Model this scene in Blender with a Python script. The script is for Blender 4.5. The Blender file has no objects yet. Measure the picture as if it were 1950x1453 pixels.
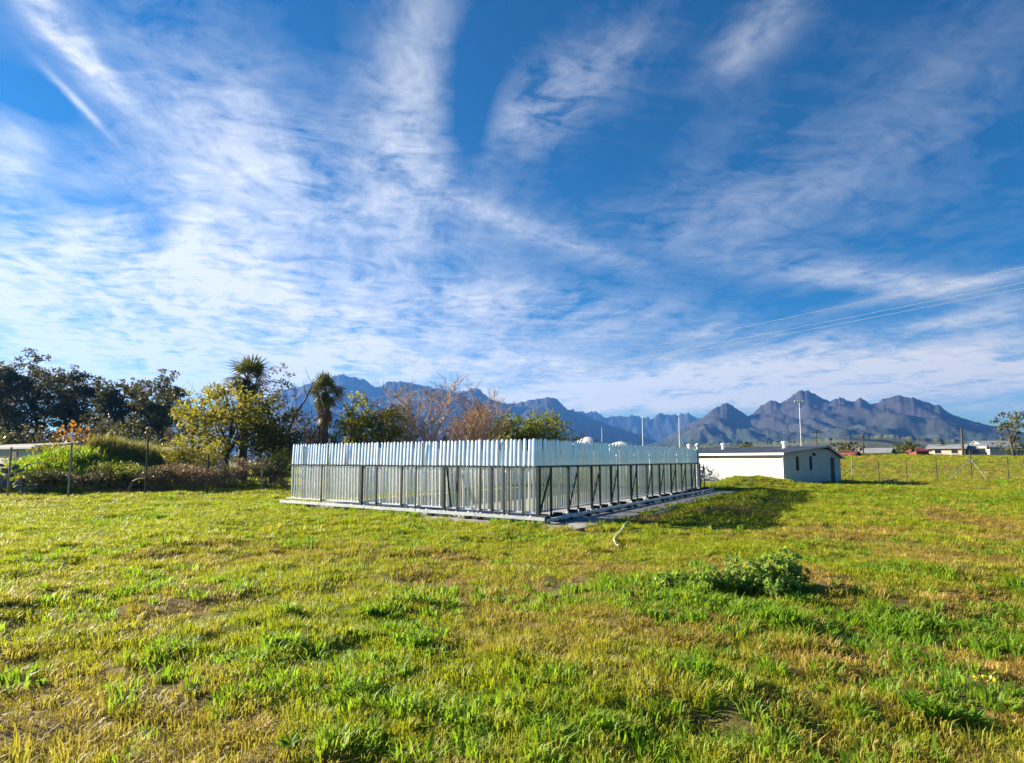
import bpy, math, random
import numpy as np
from mathutils import Vector, Matrix

R = math.radians
scene = bpy.context.scene
col = scene.collection

# ------------------------------------------------------------------ camera
FPX, CX, CY, HOR = 1110.0, 975.0, 726.5, 875.0      # focal length and horizon in photo pixels (1950 wide)
EYE, PITCH = 1.70, R(5.5)
cam_d = bpy.data.cameras.new('camera')
cam_d.sensor_width = 36.0
cam_d.lens = 36.0 * FPX / 1950.0
cam_d.shift_y = (HOR - CY - FPX * math.tan(PITCH)) / 1950.0
cam_d.clip_start, cam_d.clip_end = 0.05, 40000.0
cam = bpy.data.objects.new('camera', cam_d)
col.objects.link(cam)
cam.location = (0, 0, EYE)
cam.rotation_euler = (math.pi / 2 + PITCH, 0, 0)
scene.camera = cam

# ------------------------------------------------------------------ light
SUN_EL, SUN_DIR2 = R(20.5), Vector((-0.945, 0.327))
SUN_STRENGTH, SKY_STRENGTH, EXPOSURE = 5.0, 0.05, 2.15
sun_vec = Vector((SUN_DIR2.x * math.cos(SUN_EL), SUN_DIR2.y * math.cos(SUN_EL), math.sin(SUN_EL))).normalized()
sd = bpy.data.lights.new('sun', 'SUN')
sd.energy, sd.angle, sd.color = SUN_STRENGTH, R(0.53), (1.0, 0.88, 0.68)
sun = bpy.data.objects.new('sun', sd)
col.objects.link(sun)
sun.rotation_euler = sun_vec.to_track_quat('Z', 'Y').to_euler()
scene.view_settings.view_transform = 'Standard'
scene.view_settings.look = 'None'
scene.view_settings.gamma = 1.0
scene.view_settings.use_curve_mapping = False
scene.view_settings.exposure = EXPOSURE
cy = scene.cycles
cy.use_denoising = True
cy.max_bounces = 5
cy.diffuse_bounces = 2
cy.glossy_bounces = 3
cy.transmission_bounces = 3
cy.volume_bounces = 0
cy.transparent_max_bounces = 8
cy.caustics_reflective = cy.caustics_refractive = False
cy.sample_clamp_indirect = 6.0


def ray(px, py):
    """direction (unit depth along +Y) of a photo pixel"""
    a = (px - CX) / FPX
    b = -(py - (CY + FPX * 0 + (HOR - CY - FPX * math.tan(PITCH)))) / FPX
    d = Vector((a, math.cos(PITCH) - b * math.sin(PITCH), math.sin(PITCH) + b * math.cos(PITCH)))
    return d


def at(px, py, Y):
    d = ray(px, py)
    k = Y / d.y
    return Vector((d.x * k, Y, EYE + d.z * k))


def zat(py, Y, px=975):
    return at(px, py, Y).z


def xat(px, Y):
    return at(px, HOR, Y).x


# ------------------------------------------------------------------ node helpers
class NT:
    def __init__(self, tree):
        self.t = tree
        self.n, self.l = tree.nodes, tree.links

    def node(self, kind, **kw):
        nd = self.n.new(kind)
        for k, v in kw.items():
            setattr(nd, k, v)
        return nd

    def put(self, sock, v):
        if hasattr(v, 'is_output'):
            self.l.new(v, sock)
        else:
            sock.default_value = v

    def math(self, op, a, b=0.0, c=0.0, clamp=False):
        nd = self.node('ShaderNodeMath', operation=op, use_clamp=clamp)
        self.put(nd.inputs[0], a)
        self.put(nd.inputs[1], b)
        self.put(nd.inputs[2], c)
        return nd.outputs[0]

    def vmath(self, op, a, b=(0, 0, 0)):
        nd = self.node('ShaderNodeVectorMath', operation=op)
        self.put(nd.inputs[0], a)
        self.put(nd.inputs[1], b)
        return nd.outputs['Value' if op in ('DOT_PRODUCT', 'LENGTH') else 'Vector']

    def noise(self, vec, scale, detail=4.0, rough=0.55, dist=0.0):
        nd = self.node('ShaderNodeTexNoise')
        if vec is not None:
            self.put(nd.inputs['Vector'], vec)
        nd.inputs['Scale'].default_value = scale
        nd.inputs['Detail'].default_value = detail
        nd.inputs['Roughness'].default_value = rough
        nd.inputs['Distortion'].default_value = dist
        return nd.outputs['Fac']

    def mapr(self, v, a, b, c=0.0, d=1.0, smooth=False):
        nd = self.node('ShaderNodeMapRange')
        if smooth:
            nd.interpolation_type = 'SMOOTHSTEP'
        self.put(nd.inputs['Value'], v)
        for k, x in zip(('From Min', 'From Max', 'To Min', 'To Max'), (a, b, c, d)):
            nd.inputs[k].default_value = x
        return nd.outputs['Result']

    def mix(self, f, a, b, mode='MIX'):
        nd = self.node('ShaderNodeMix', data_type='RGBA', blend_type=mode)
        self.put(nd.inputs[0], f)
        self.put(nd.inputs[6], a if hasattr(a, 'is_output') else (*a, 1))
        self.put(nd.inputs[7], b if hasattr(b, 'is_output') else (*b, 1))
        return nd.outputs[2]


# ------------------------------------------------------------------ sky: clear sky plus a deck of thin cirrus
world = bpy.data.worlds.new('World')
scene.world = world
world.use_nodes = True
world.cycles.sampling_method = 'MANUAL'
world.cycles.sample_map_resolution = 256
W = NT(world.node_tree)
W.n.clear()
wout = W.node('ShaderNodeOutputWorld')
skyt = W.node('ShaderNodeTexSky', sky_type='NISHITA')
skyt.sun_disc = False
skyt.sun_elevation = SUN_EL
skyt.sun_rotation = math.atan2(SUN_DIR2.x, SUN_DIR2.y)
skyt.air_density, skyt.dust_density, skyt.ozone_density = 1.0, 0.3, 3.0
hs = W.node('ShaderNodeHueSaturation')
hs.inputs['Saturation'].default_value = 2.6
hs.inputs['Value'].default_value = 1.0
hs.inputs['Hue'].default_value = 0.503
W.l.new(skyt.outputs[0], hs.inputs['Color'])
hs.inputs['Value'].default_value = 0.47
DECK = 0.10
tc = W.node('ShaderNodeTexCoord')
dirv = tc.outputs['Generated']
sep = W.node('ShaderNodeSeparateXYZ')
W.l.new(dirv, sep.inputs[0])
zc = W.math('ADD', W.math('MAXIMUM', sep.outputs['Z'], 0.0), DECK)
comb = W.node('ShaderNodeCombineXYZ')
W.l.new(W.math('DIVIDE', sep.outputs['X'], zc), comb.inputs[0])
W.l.new(W.math('DIVIDE', sep.outputs['Y'], zc), comb.inputs[1])
uv = comb.outputs[0]


def deck_uv(px, py):
    d = ray(px, py).normalized()
    return np.array([d.x / (max(d.z, 0) + DECK), d.y / (max(d.z, 0) + DECK)])


# streak frame: cirrus filaments run towards a point a little left of straight ahead
SA = R(14)
mp = W.node('ShaderNodeMapping', vector_type='POINT')
W.l.new(uv, mp.inputs['Vector'])
mp.inputs['Rotation'].default_value = (0, 0, -SA)
warp = W.node('ShaderNodeTexNoise')
W.l.new(uv, warp.inputs['Vector'])
warp.inputs['Scale'].default_value = 0.9
warp.inputs['Detail'].default_value = 3
wv = W.vmath('SCALE', W.vmath('SUBTRACT', warp.outputs['Color'], (0.5, 0.5, 0.5)))
wv.node.inputs['Scale'].default_value = 0.55
uvw = W.vmath('ADD', mp.outputs[0], wv)
streak = W.noise(W.vmath('MULTIPLY', uvw, (1.25, 0.62, 1)), 2.2, 7.0, 0.62)
wisps = W.noise(W.vmath('MULTIPLY', uvw, (1.0, 0.34, 1)), 7.0, 6.0, 0.68, 0.6)
mottle = W.noise(W.vmath('MULTIPLY', uvw, (0.8, 1.25, 1)), 9.0, 6.0, 0.66, 0.5)
broad = W.noise(uv, 0.75, 2.0, 0.5)

# (px, py, half width, half height, tilt in degrees, weight): where the cloud banks lie on the deck
BANKS = [
    (330, 480, 400, 100, 8, 0.80), (560, 640, 440, 85, 3, 1.15), (120, 560, 320, 95, 0, 0.95), (80, 690, 480, 45, 2, 1.0),
    (480, 250, 100, 240, -38, 0.46), (330, 290, 100, 180, -30, 0.36), (128, 75, 26, 150, -42, 1.3), (158, 205, 7, 80, -44, 0.8), (118, 60, 55, 150, -42, 0.35),
    (775, 150, 85, 230, 6, 0.55), (720, 380, 250, 120, 22, 0.52), (20, 300, 60, 80, 0, 0.65), (790, 300, 100, 70, 20, 0.35),
    (1090, 165, 75, 150, 52, 0.50), (1000, 235, 80, 60, 0, 0.28), (1440, 60, 45, 130, 46, 0.45), (1020, 440, 220, 24, 20, 0.45),
    (1050, 590, 360, 45, 4, 0.46), (1380, 400, 260, 70, -16, 0.24), (1650, 420, 400, 140, -8, 0.17), (1690, 535, 170, 22, 4, 0.36),
    (1250, 740, 420, 40, -4, 1.15), (1720, 715, 440, 46, -3, 1.05), (1720, 628, 380, 14, -9, 0.42), (1800, 548, 260, 12, -11, 0.42),
    (1560, 520, 260, 40, 8, 0.25), (1790, 130, 240, 130, -30, 0.13), (900, 690, 330, 28, 0, 0.42), (1900, 600, 110, 60, 0, 0.28),
    (1250, 640, 260, 22, 0, 0.25), (250, 735, 800, 40, 0, 1.0), (1600, 770, 700, 30, 0, 0.5),
]
HOLES = [(295, 450, 44, 42, 0, 0.80), (190, 385, 110, 25, 0, 0.45), (640, 560, 70, 25, 20, 0.3), (60, 190, 90, 40, 20, 0.4), (900, 200, 40, 130, 8, 0.35)]
cov = W.mapr(broad, 0.42, 0.75, 0.0, 0.16)
for sgn, lst in ((1, BANKS), (-1, HOLES)):
    for (px, py, hw, hh, ang, wt) in lst:
        a = R(ang)
        c = deck_uv(px, py)
        e1 = np.array([math.cos(a) * hw, math.sin(a) * hw])
        e2 = np.array([-math.sin(a) * hh, math.cos(a) * hh])
        k = 0.25
        g1 = (deck_uv(px + e1[0] * k, py + e1[1] * k) - deck_uv(px - e1[0] * k, py - e1[1] * k)) / (2 * k)
        g2 = (deck_uv(px + e2[0] * k, py + e2[1] * k) - deck_uv(px - e2[0] * k, py - e2[1] * k)) / (2 * k)
        M = np.linalg.inv(np.stack([g1, g2], 1))
        dl = W.vmath('SUBTRACT', uv, (c[0], c[1], 0))
        q1 = W.vmath('DOT_PRODUCT', dl, (M[0, 0], M[0, 1], 0))
        q2 = W.vmath('DOT_PRODUCT', dl, (M[1, 0], M[1, 1], 0))
        q = W.math('MULTIPLY_ADD', q1, q1, W.math('MULTIPLY', q2, q2))
        g = W.math('POWER', 2.718, W.math('MULTIPLY', q, -1.0))
        cov = W.math('MULTIPLY_ADD', g, sgn * wt, cov)
cov = W.math('MINIMUM', W.math('MAXIMUM', cov, 0.0), 1.25)
tex = W.math('ADD', W.math('MULTIPLY', streak, 0.46), W.math('ADD', W.math('MULTIPLY', wisps, 0.20), W.math('MULTIPLY', mottle, 0.34)))
tex = W.mapr(tex, 0.39, 0.62, -0.08, 1.0)
tex = W.math('ADD', tex, W.mapr(sep.outputs['Z'], 0.05, 0.22, 0.35, 0.0))
dens = W.math('MULTIPLY', cov, W.math('MULTIPLY_ADD', tex, 1.05, 0.23))
dens = W.mapr(dens, 0.06, 1.05, 0.0, 0.96)
ccol = W.mix(W.mapr(sep.outputs['Z'], 0.02, 0.36), (1.0, 0.88, 0.64), (0.94, 0.94, 0.95))
bg1 = W.node('ShaderNodeBackground')
W.l.new(hs.outputs[0], bg1.inputs['Color'])
bg1.inputs['Strength'].default_value = SKY_STRENGTH
bg2 = W.node('ShaderNodeBackground')
W.l.new(ccol, bg2.inputs['Color'])
bg2.inputs['Strength'].default_value = 0.235
mixs = W.node('ShaderNodeMixShader')
W.l.new(dens, mixs.inputs[0])
W.l.new(bg1.outputs[0], mixs.inputs[1])
W.l.new(bg2.outputs[0], mixs.inputs[2])
W.l.new(mixs.outputs[0], wout.inputs['Surface'])


# ------------------------------------------------------------------ numpy noise
def _hash(ix, iy, seed):
    h = (ix.astype(np.int64) * 374761393 + iy.astype(np.int64) * 668265263 + seed * 1442695041) & 0xFFFFFFFF
    h = ((h ^ (h >> 13)) * 1274126177) & 0xFFFFFFFF
    return ((h ^ (h >> 16)) & 0xFFFF) / 65535.0


def vnoise(x, y, seed=0):
    x, y = np.asarray(x, float), np.asarray(y, float)
    ix, iy = np.floor(x), np.floor(y)
    fx, fy = x - ix, y - iy
    fx, fy = fx * fx * (3 - 2 * fx), fy * fy * (3 - 2 * fy)
    a, b = _hash(ix, iy, seed), _hash(ix + 1, iy, seed)
    c, d = _hash(ix, iy + 1, seed), _hash(ix + 1, iy + 1, seed)
    return (a * (1 - fx) + b * fx) * (1 - fy) + (c * (1 - fx) + d * fx) * fy


def fbm(x, y, seed=0, oct=4, gain=0.5):
    s, amp, tot = 0.0, 1.0, 0.0
    for i in range(oct):
        s = s + amp * vnoise(np.asarray(x) * 2 ** i + 17.3 * i, np.asarray(y) * 2 ** i - 9.1 * i, seed + i)
        tot += amp
        amp *= gain
    return s / tot


def sstep(a, b, x):
    t = np.clip((np.asarray(x, float) - a) / (b - a), 0, 1)
    return t * t * (3 - 2 * t)


def blob(x, y, cx, cyy, rx, ry, ang=0.0):
    c, s = math.cos(ang), math.sin(ang)
    dx, dy = x - cx, y - cyy
    return np.exp(-(((dx * c + dy * s) / rx) ** 2 + ((-dx * s + dy * c) / ry) ** 2))


# ------------------------------------------------------------------ layout of the slatted enclosure (its front corner and two faces)
CB = np.array([0.86, 15.1])
UA, VA = R(145.5), R(58.5)
U = np.array([math.cos(UA), math.sin(UA)])          # along the left-hand face
V = np.array([math.cos(VA), math.sin(VA)])          # along the right-hand face
LU, LV, INSET = 11.3, 18.6, 0.72
_inv = np.linalg.inv(np.stack([U, V], 1))


def uvcoord(x, y):
    dx, dy = np.asarray(x) - CB[0], np.asarray(y) - CB[1]
    return _inv[0, 0] * dx + _inv[0, 1] * dy, _inv[1, 0] * dx + _inv[1, 1] * dy


def slab_mask(x, y, grow=0.0, soft=0.6):
    a, b = uvcoord(x, y)
    d = np.maximum(np.maximum(-1.15 - a, a - (LU - 0.1)), np.maximum(-0.50 + 0.055 * a - b, b - (LV + 0.8))) - grow
    return 1 - sstep(0, soft, d)


def zg(x, y):
    """height of the ground"""
    x, y = np.asarray(x, float), np.asarray(y, float)
    r = np.hypot(x, y)
    near = 1 - sstep(70, 160, r)
    h = near * ((fbm(x * 0.22, y * 0.22, 3, 3) - 0.5) * 0.30 + (fbm(x * 0.8, y * 0.8, 11, 3) - 0.5) * 0.22 +
                (1 - sstep(25, 45, r)) * (fbm(x * 2.6, y * 2.6, 21, 2) - 0.5) * 0.11)
    h = h + sstep(46, 112, y) * 2.6 * sstep(6, 30, x) * (1 - sstep(300, 900, r) * 0.6)
    h = h + 1.95 * blob(x, y, -25.2, 33.5, 3.7, 3.0, 0.1) + 1.0 * blob(x, y, -21.6, 36, 3.2, 3.0) + 0.35 * blob(x, y, -17.5, 33, 4, 2)
    h = h + 0.74 * blob(x, y, 13.2, 33.0, 2.5, 1.5, 0.3) + 0.25 * blob(x, y, 18, 32, 4, 2)
    h = h + 0.20 * blob(x, y, 7.2, 18.6, 3.0, 1.2, 0.5)
    m = slab_mask(x, y, 0.05, 0.9)
    h = h * (1 - m) - 0.02 * m
    return h


def dryness(x, y):
    """0 lush green .. 1 straw"""
    n = fbm(x * 0.55, y * 0.55, 41, 4)
    n2 = fbm(x * 1.9, y * 1.9, 51, 3)
    d = 0.40 + 0.12 * (1 - sstep(8, 13, np.hypot(x, y))) + (n - 0.5) * 2.1 + (n2 - 0.5) * 1.1
    d = d + 0.55 * blob(x, y, -1.2, 8.6, 4.6, 2.6) + 0.45 * blob(x, y, 8.5, 13.6, 5.5, 1.5) + 0.5 * blob(x, y, -3.2, 4.2, 1.1, 0.6)
    d = d + 0.4 * blob(x, y, 3.7, 5.2, 0.8, 0.45) + 0.2 * blob(x, y, 2.5, 4.0, 2.5, 0.7) + 0.2 * blob(x, y, -5, 11, 5, 1.2)
    d = d - 0.75 * blob(x, y, -10, 17.5, 13, 7) - 0.7 * blob(x, y, 2.4, 7.4, 2.8, 0.9) - 0.4 * blob(x, y, 4.4, 6.3, 1.8, 0.6)
    d = d - 0.25 * blob(x, y, -0.4, 4.2, 1.6, 0.8) - 0.3 * blob(x, y, 18, 27, 12, 7) - 0.2 * blob(x, y, -12, 28, 8, 5)
    return np.clip(d, 0, 1)


def lush(x, y):
    """where broad-leaved weeds grow"""
    n = fbm(x * 0.9 + 5, y * 0.9, 71, 3)
    w = sstep(0.58, 0.72, n) * 0.45
    w = w + 1.3 * blob(x, y, 2.0, 7.5, 1.9, 0.65) + 1.2 * blob(x, y, 4.2, 6.3, 1.9, 0.45) + 0.9 * blob(x, y, 2.6, 6.4, 1.2, 0.4) + 0.6 * blob(x, y, 0.2, 4.0, 1.3, 0.5)
    w = w + 0.6 * blob(x, y, 3.0, 4.6, 0.8, 0.3) + 0.5 * blob(x, y, 20, 24, 8, 5) + 0.4 * blob(x, y, -11.5, 16.5, 2.4, 0.7)
    w = w + 0.5 * blob(x, y, 6.8, 6.2, 1.5, 0.5) + 0.5 * blob(x, y, -0.6, 3.4, 0.9, 0.25)
    return np.clip(w, 0, 1)


# ------------------------------------------------------------------ materials
def new_mat(name):
    m = bpy.data.materials.new(name)
    m.use_nodes = True
    t = NT(m.node_tree)
    b = next(n for n in t.n if n.type == 'BSDF_PRINCIPLED')
    return m, t, b


def solid(name, c1, c2=None, rough=0.6, metal=0.0, scale=6.0, bump=0.0, bscale=60.0, spec=0.4):
    m, t, b = new_mat(name)
    pos = t.node('ShaderNodeTexCoord').outputs['Object']
    if c2 is None:
        c2 = tuple(x * 0.75 for x in c1)
    f = t.mapr(t.noise(pos, scale, 5.0, 0.6), 0.32, 0.68)
    t.l.new(t.mix(f, c1, c2), b.inputs['Base Color'])
    b.inputs['Roughness'].default_value = rough
    b.inputs['Metallic'].default_value = metal
    b.inputs['Specular IOR Level'].default_value = spec
    if bump:
        bp = t.node('ShaderNodeBump')
        bp.inputs['Strength'].default_value = bump
        bp.inputs['Distance'].default_value = 0.01
        t.l.new(t.noise(pos, bscale, 4.0), bp.inputs['Height'])
        t.l.new(bp.outputs[0], b.inputs['Normal'])
    return m


def leaf(name, c1, c2, trans=0.4, tcol=None, scale=1.2, rough=0.55):
    """thin leaf: front colour plus light coming through"""
    m, t, b = new_mat(name)
    g = t.node('ShaderNodeNewGeometry')
    oi = t.node('ShaderNodeObjectInfo')
    f = t.math('ADD', t.mapr(t.noise(g.outputs['Position'], scale, 3.0), 0.3, 0.7, 0, 0.75), t.math('MULTIPLY', oi.outputs['Random'], 0.25))
    c = t.mix(f, c1, c2)
    t.l.new(c, b.inputs['Base Color'])
    b.inputs['Roughness'].default_value = rough
    b.inputs['Specular IOR Level'].default_value = 0.25
    tr = t.node('ShaderNodeBsdfTranslucent')
    t.l.new(t.mix(0.6, c, tcol or tuple(min(1, x * 1.5) for x in c1)), tr.inputs['Color'])
    mx = t.node('ShaderNodeMixShader')
    mx.inputs[0].default_value = trans
    t.l.new(b.outputs[0], mx.inputs[1])
    t.l.new(tr.outputs[0], mx.inputs[2])
    out = next(n for n in t.n if n.type == 'OUTPUT_MATERIAL')
    t.l.new(mx.outputs[0], out.inputs['Surface'])
    return m


GREEN1, GREEN2 = (0.165, 0.255, 0.010), (0.340, 0.350, 0.012)
STRAW1, STRAW2 = (0.46, 0.32, 0.070), (0.25, 0.155, 0.050)


def grass_mat(name, bias=0.0, trans=0.45):
    """blade colour follows the dryness of the spot it grows on"""
    m, t, b = new_mat(name)
    at_ = t.node('ShaderNodeAttribute', attribute_type='INSTANCER', attribute_name='dry')
    oi = t.node('ShaderNodeObjectInfo')
    d = t.math('ADD', at_.outputs['Fac'], t.math('MULTIPLY_ADD', oi.outputs['Random'], 0.5, bias - 0.25), clamp=True)
    g = t.mix(oi.outputs['Random'], GREEN1, GREEN2)
    s = t.mix(t.math('FRACT', t.math('MULTIPLY', oi.outputs['Random'], 7.13)), STRAW1, STRAW2)
    c = t.mix(t.mapr(d, 0.15, 0.95), g, s)
    t.l.new(c, b.inputs['Base Color'])
    b.inputs['Roughness'].default_value = 0.5
    b.inputs['Specular IOR Level'].default_value = 0.3
    tr = t.node('ShaderNodeBsdfTranslucent')
    t.l.new(t.mix(0.5, c, (0.50, 0.54, 0.02)), tr.inputs['Color'])
    mx = t.node('ShaderNodeMixShader')
    mx.inputs[0].default_value = trans
    t.l.new(b.outputs[0], mx.inputs[1])
    t.l.new(tr.outputs[0], mx.inputs[2])
    out = next(n for n in t.n if n.type == 'OUTPUT_MATERIAL')
    t.l.new(mx.outputs[0], out.inputs['Surface'])
    return m


def ground_mat():
    m, t, b = new_mat('meadow_soil')
    pos = t.node('ShaderNodeNewGeometry').outputs['Position']
    at_ = t.node('ShaderNodeAttribute', attribute_type='GEOMETRY', attribute_name='dry')
    n1 = t.noise(pos, 3.0, 6.0, 0.65)
    n2 = t.noise(pos, 0.35, 4.0, 0.6)
    soil = t.mix(n1, (0.085, 0.060, 0.030), (0.20, 0.14, 0.065))
    grn = t.mix(t.mapr(n1, 0.3, 0.7), (0.060, 0.090, 0.012), (0.150, 0.175, 0.018))
    d = t.math('ADD', at_.outputs['Fac'], t.math('MULTIPLY_ADD', n1, 0.6, -0.3), clamp=True)
    c = t.mix(t.mapr(d, 0.25, 0.85), grn, soil)
    # far plain: fields and scrub
    ln = t.vmath('LENGTH', pos)
    n3 = t.noise(pos, 0.006, 5.0, 0.6)
    far = t.mix(t.mapr(n3, 0.42, 0.60), (0.045, 0.065, 0.022), (0.19, 0.17, 0.075))
    c = t.mix(t.mapr(ln, 130, 420), c, far)
    t.l.new(c, b.inputs['Base Color'])
    b.inputs['Roughness'].default_value = 0.95
    b.inputs['Specular IOR Level'].default_value = 0.1
    bp = t.node('ShaderNodeBump')
    bp.inputs['Strength'].default_value = 0.7
    bp.inputs['Distance'].default_value = 0.04
    t.l.new(t.noise(pos, 14.0, 5.0, 0.7), bp.inputs['Height'])
    t.l.new(bp.outputs[0], b.inputs['Normal'])
    return m


def rock_mat(name, rock1, rock2, veg, line, soft):
    """mountain: bare rock on the steep and high ground, scrub below"""
    m, t, b = new_mat(name)
    g = t.node('ShaderNodeNewGeometry')
    pos = g.outputs['Position']
    s = t.node('ShaderNodeSeparateXYZ')
    t.l.new(pos, s.inputs[0])
    n = t.noise(pos, 0.006, 6.0, 0.65)
    n2 = t.noise(t.vmath('MULTIPLY', pos, (1, 1, 0.25)), 0.02, 6.0, 0.7)
    rk = t.mix(t.mapr(n2, 0.35, 0.65), rock1, rock2)
    vg = t.mix(t.mapr(n, 0.44, 0.58), veg, tuple(x * 2.1 for x in veg))
    f = t.mapr(t.math('ADD', s.outputs['Z'], t.math('MULTIPLY', n, soft)), line, line + soft)
    t.l.new(t.mix(f, vg, rk), b.inputs['Base Color'])
    bp = t.node('ShaderNodeBump')
    bp.inputs['Strength'].default_value = 1.0
    bp.inputs['Distance'].default_value = 40.0
    rn = t.node('ShaderNodeTexNoise')
    rn.noise_type = 'RIDGED_MULTIFRACTAL'
    t.l.new(t.vmath('MULTIPLY', pos, (1, 0.6, 0.45)), rn.inputs['Vector'])
    rn.inputs['Scale'].default_value = 0.0075
    rn.inputs['Detail'].default_value = 7.0
    t.l.new(rn.outputs['Fac'], bp.inputs['Height'])
    t.l.new(bp.outputs[0], b.inputs['Normal'])
    b.inputs['Roughness'].default_value = 0.95
    b.inputs['Specular IOR Level'].default_value = 0.05
    return m


M = {}
M['ground'] = ground_mat()
M['grass'] = grass_mat('grass_blade', 0.0)
M['straw'] = grass_mat('dry_blade', 0.35, 0.35)
M['weed'] = leaf('weed_leaf', (0.080, 0.185, 0.016), (0.180, 0.300, 0.020), 0.50, (0.34, 0.54, 0.02), 5.0)
M['bush'] = leaf('bush_leaf', (0.115, 0.200, 0.040), (0.210, 0.310, 0.060), 0.48, (0.36, 0.52, 0.05), 6.0)
M['gum'] = leaf('gum_leaf', (0.058, 0.072, 0.020), (0.105, 0.105, 0.030), 0.26, (0.12, 0.12, 0.04), 0.35)
M['gum2'] = leaf('gum_leaf_grey', (0.066, 0.076, 0.028), (0.125, 0.118, 0.046), 0.26, (0.13, 0.12, 0.05), 0.35)
M['olive'] = leaf('olive_leaf', (0.095, 0.110, 0.012), (0.200, 0.185, 0.020), 0.42, (0.40, 0.36, 0.03), 0.6)
M['dark'] = leaf('dark_leaf', (0.040, 0.056, 0.012), (0.095, 0.100, 0.020), 0.32, (0.14, 0.14, 0.03), 0.6)
M['yellow'] = leaf('yellow_leaf', (0.115, 0.150, 0.012), (0.215, 0.225, 0.020), 0.45, (0.42, 0.36, 0.03), 0.7)
M['greenleaf'] = leaf('green_leaf', (0.070, 0.105, 0.010), (0.150, 0.170, 0.016), 0.40, (0.30, 0.34, 0.03), 0.6)
M['orange'] = leaf('orange_leaf', (0.22, 0.125, 0.030), (0.120, 0.100, 0.030), 0.40, (0.45, 0.20, 0.03), 0.8)
M['brownbush'] = leaf('scrub_leaf', (0.130, 0.105, 0.045), (0.085, 0.092, 0.030), 0.30, (0.15, 0.12, 0.05), 0.6)
M['pinkleaf'] = leaf('seed_leaf', (0.22, 0.165, 0.085), (0.30, 0.215, 0.125), 0.35, (0.26, 0.16, 0.08), 0.6)
M['reed'] = leaf('reed_leaf', (0.115, 0.150, 0.030), (0.19, 0.195, 0.050), 0.40, (0.35, 0.30, 0.06), 0.8)
M['palm'] = leaf('palm_leaf', (0.060, 0.078, 0.016), (0.115, 0.120, 0.028), 0.28, (0.15, 0.15, 0.03), 0.5, 0.4)
M['palmdry'] = leaf('dry_palm_leaf', (0.26, 0.155, 0.055), (0.17, 0.105, 0.045), 0.25, (0.2, 0.11, 0.04), 0.7)
M['bark'] = solid('bark', (0.085, 0.062, 0.044), (0.045, 0.034, 0.026), 0.9, scale=4, bump=0.6, bscale=25)
M['palebark'] = solid('pale_bark', (0.24, 0.19, 0.14), (0.12, 0.09, 0.065), 0.9, scale=3, bump=0.4, bscale=20)
M['twig'] = solid('bare_twig', (0.60, 0.42, 0.25), (0.42, 0.28, 0.165), 0.85, scale=1.5)
M['deadstem'] = solid('dead_stem', (0.28, 0.205, 0.120), (0.17, 0.120, 0.070), 0.9, scale=2.5)
M['slat'] = solid('galvanised_slat', (0.86, 0.86, 0.87), (0.68, 0.69, 0.70), 0.27, 0.84, scale=2.0)
M['steel'] = solid('dark_steel', (0.045, 0.060, 0.062), (0.025, 0.034, 0.036), 0.45, 0.5, scale=8)
M['rail'] = solid('galvanised_rail', (0.62, 0.65, 0.68), (0.44, 0.47, 0.50), 0.42, 0.55, scale=5)
M['cap'] = solid('white_cap', (0.72, 0.74, 0.76), (0.46, 0.48, 0.50), 0.5, 0.0, scale=9)
M['block'] = solid('ballast_block', (0.040, 0.042, 0.046), (0.020, 0.022, 0.024), 0.8, scale=10)
M['concrete'] = solid('slab_concrete', (0.33, 0.325, 0.31), (0.17, 0.165, 0.155), 0.9, scale=1.7, bump=0.4, bscale=40)
M['plaster'] = solid('white_plaster', (0.57, 0.56, 0.53), (0.50, 0.49, 0.46), 0.8, scale=0.9, bump=0.2, bscale=60)
_t = NT(M['plaster'].node_tree)
_b = next(n for n in _t.n if n.type == 'BSDF_PRINCIPLED')
_p = _t.node('ShaderNodeNewGeometry').outputs['Position']
_s = _t.node('ShaderNodeSeparateXYZ')
_t.l.new(_p, _s.inputs[0])
_n = _t.noise(_t.vmath('MULTIPLY', _p, (1, 1, 0.35)), 2.2, 6.0, 0.7)
_f = _t.math('MULTIPLY', _t.mapr(_t.math('ADD', _s.outputs['Z'], _t.math('MULTIPLY', _n, 1.2)), 0.55, 1.25, 0.55, 0.0), 1.0)
_f = _t.math('MAXIMUM', _f, _t.mapr(_n, 0.60, 0.80, 0.0, 0.35))
_old = _b.inputs['Base Color'].links[0].from_socket
_t.l.new(_t.mix(_f, _old, (0.30, 0.27, 0.21)), _b.inputs['Base Color'])          # splash dirt and streaks
M['whitepaint'] = solid('white_paint', (0.80, 0.80, 0.78), (0.68, 0.68, 0.66), 0.5, scale=3)
M['roofgrey'] = solid('grey_roof_sheet', (0.30, 0.31, 0.325), (0.20, 0.21, 0.22), 0.55, 0.2, scale=1.2)
M['doorgrey'] = solid('dark_door', (0.045, 0.050, 0.055), (0.030, 0.034, 0.038), 0.5)
M['roofblue'] = solid('blue_roof', (0.030, 0.060, 0.22), (0.020, 0.042, 0.16), 0.5)
M['roofred'] = solid('red_roof', (0.20, 0.035, 0.025), (0.13, 0.025, 0.02), 0.6)
M['cream'] = solid('cream_wall', (0.66, 0.52, 0.40), (0.54, 0.42, 0.32), 0.85, scale=0.6)
M['pole'] = solid('weathered_pole', (0.075, 0.060, 0.050), (0.045, 0.036, 0.030), 0.9, scale=3)
M['galv'] = solid('galvanised_tube', (0.55, 0.56, 0.56), (0.38, 0.39, 0.40), 0.45, 0.5, scale=4)
M['postgrey'] = solid('concrete_post', (0.30, 0.29, 0.27), (0.19, 0.185, 0.17), 0.9, scale=5)
M['wire'] = solid('fence_wire', (0.22, 0.22, 0.22), (0.14, 0.13, 0.12), 0.6, 0.3)
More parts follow.
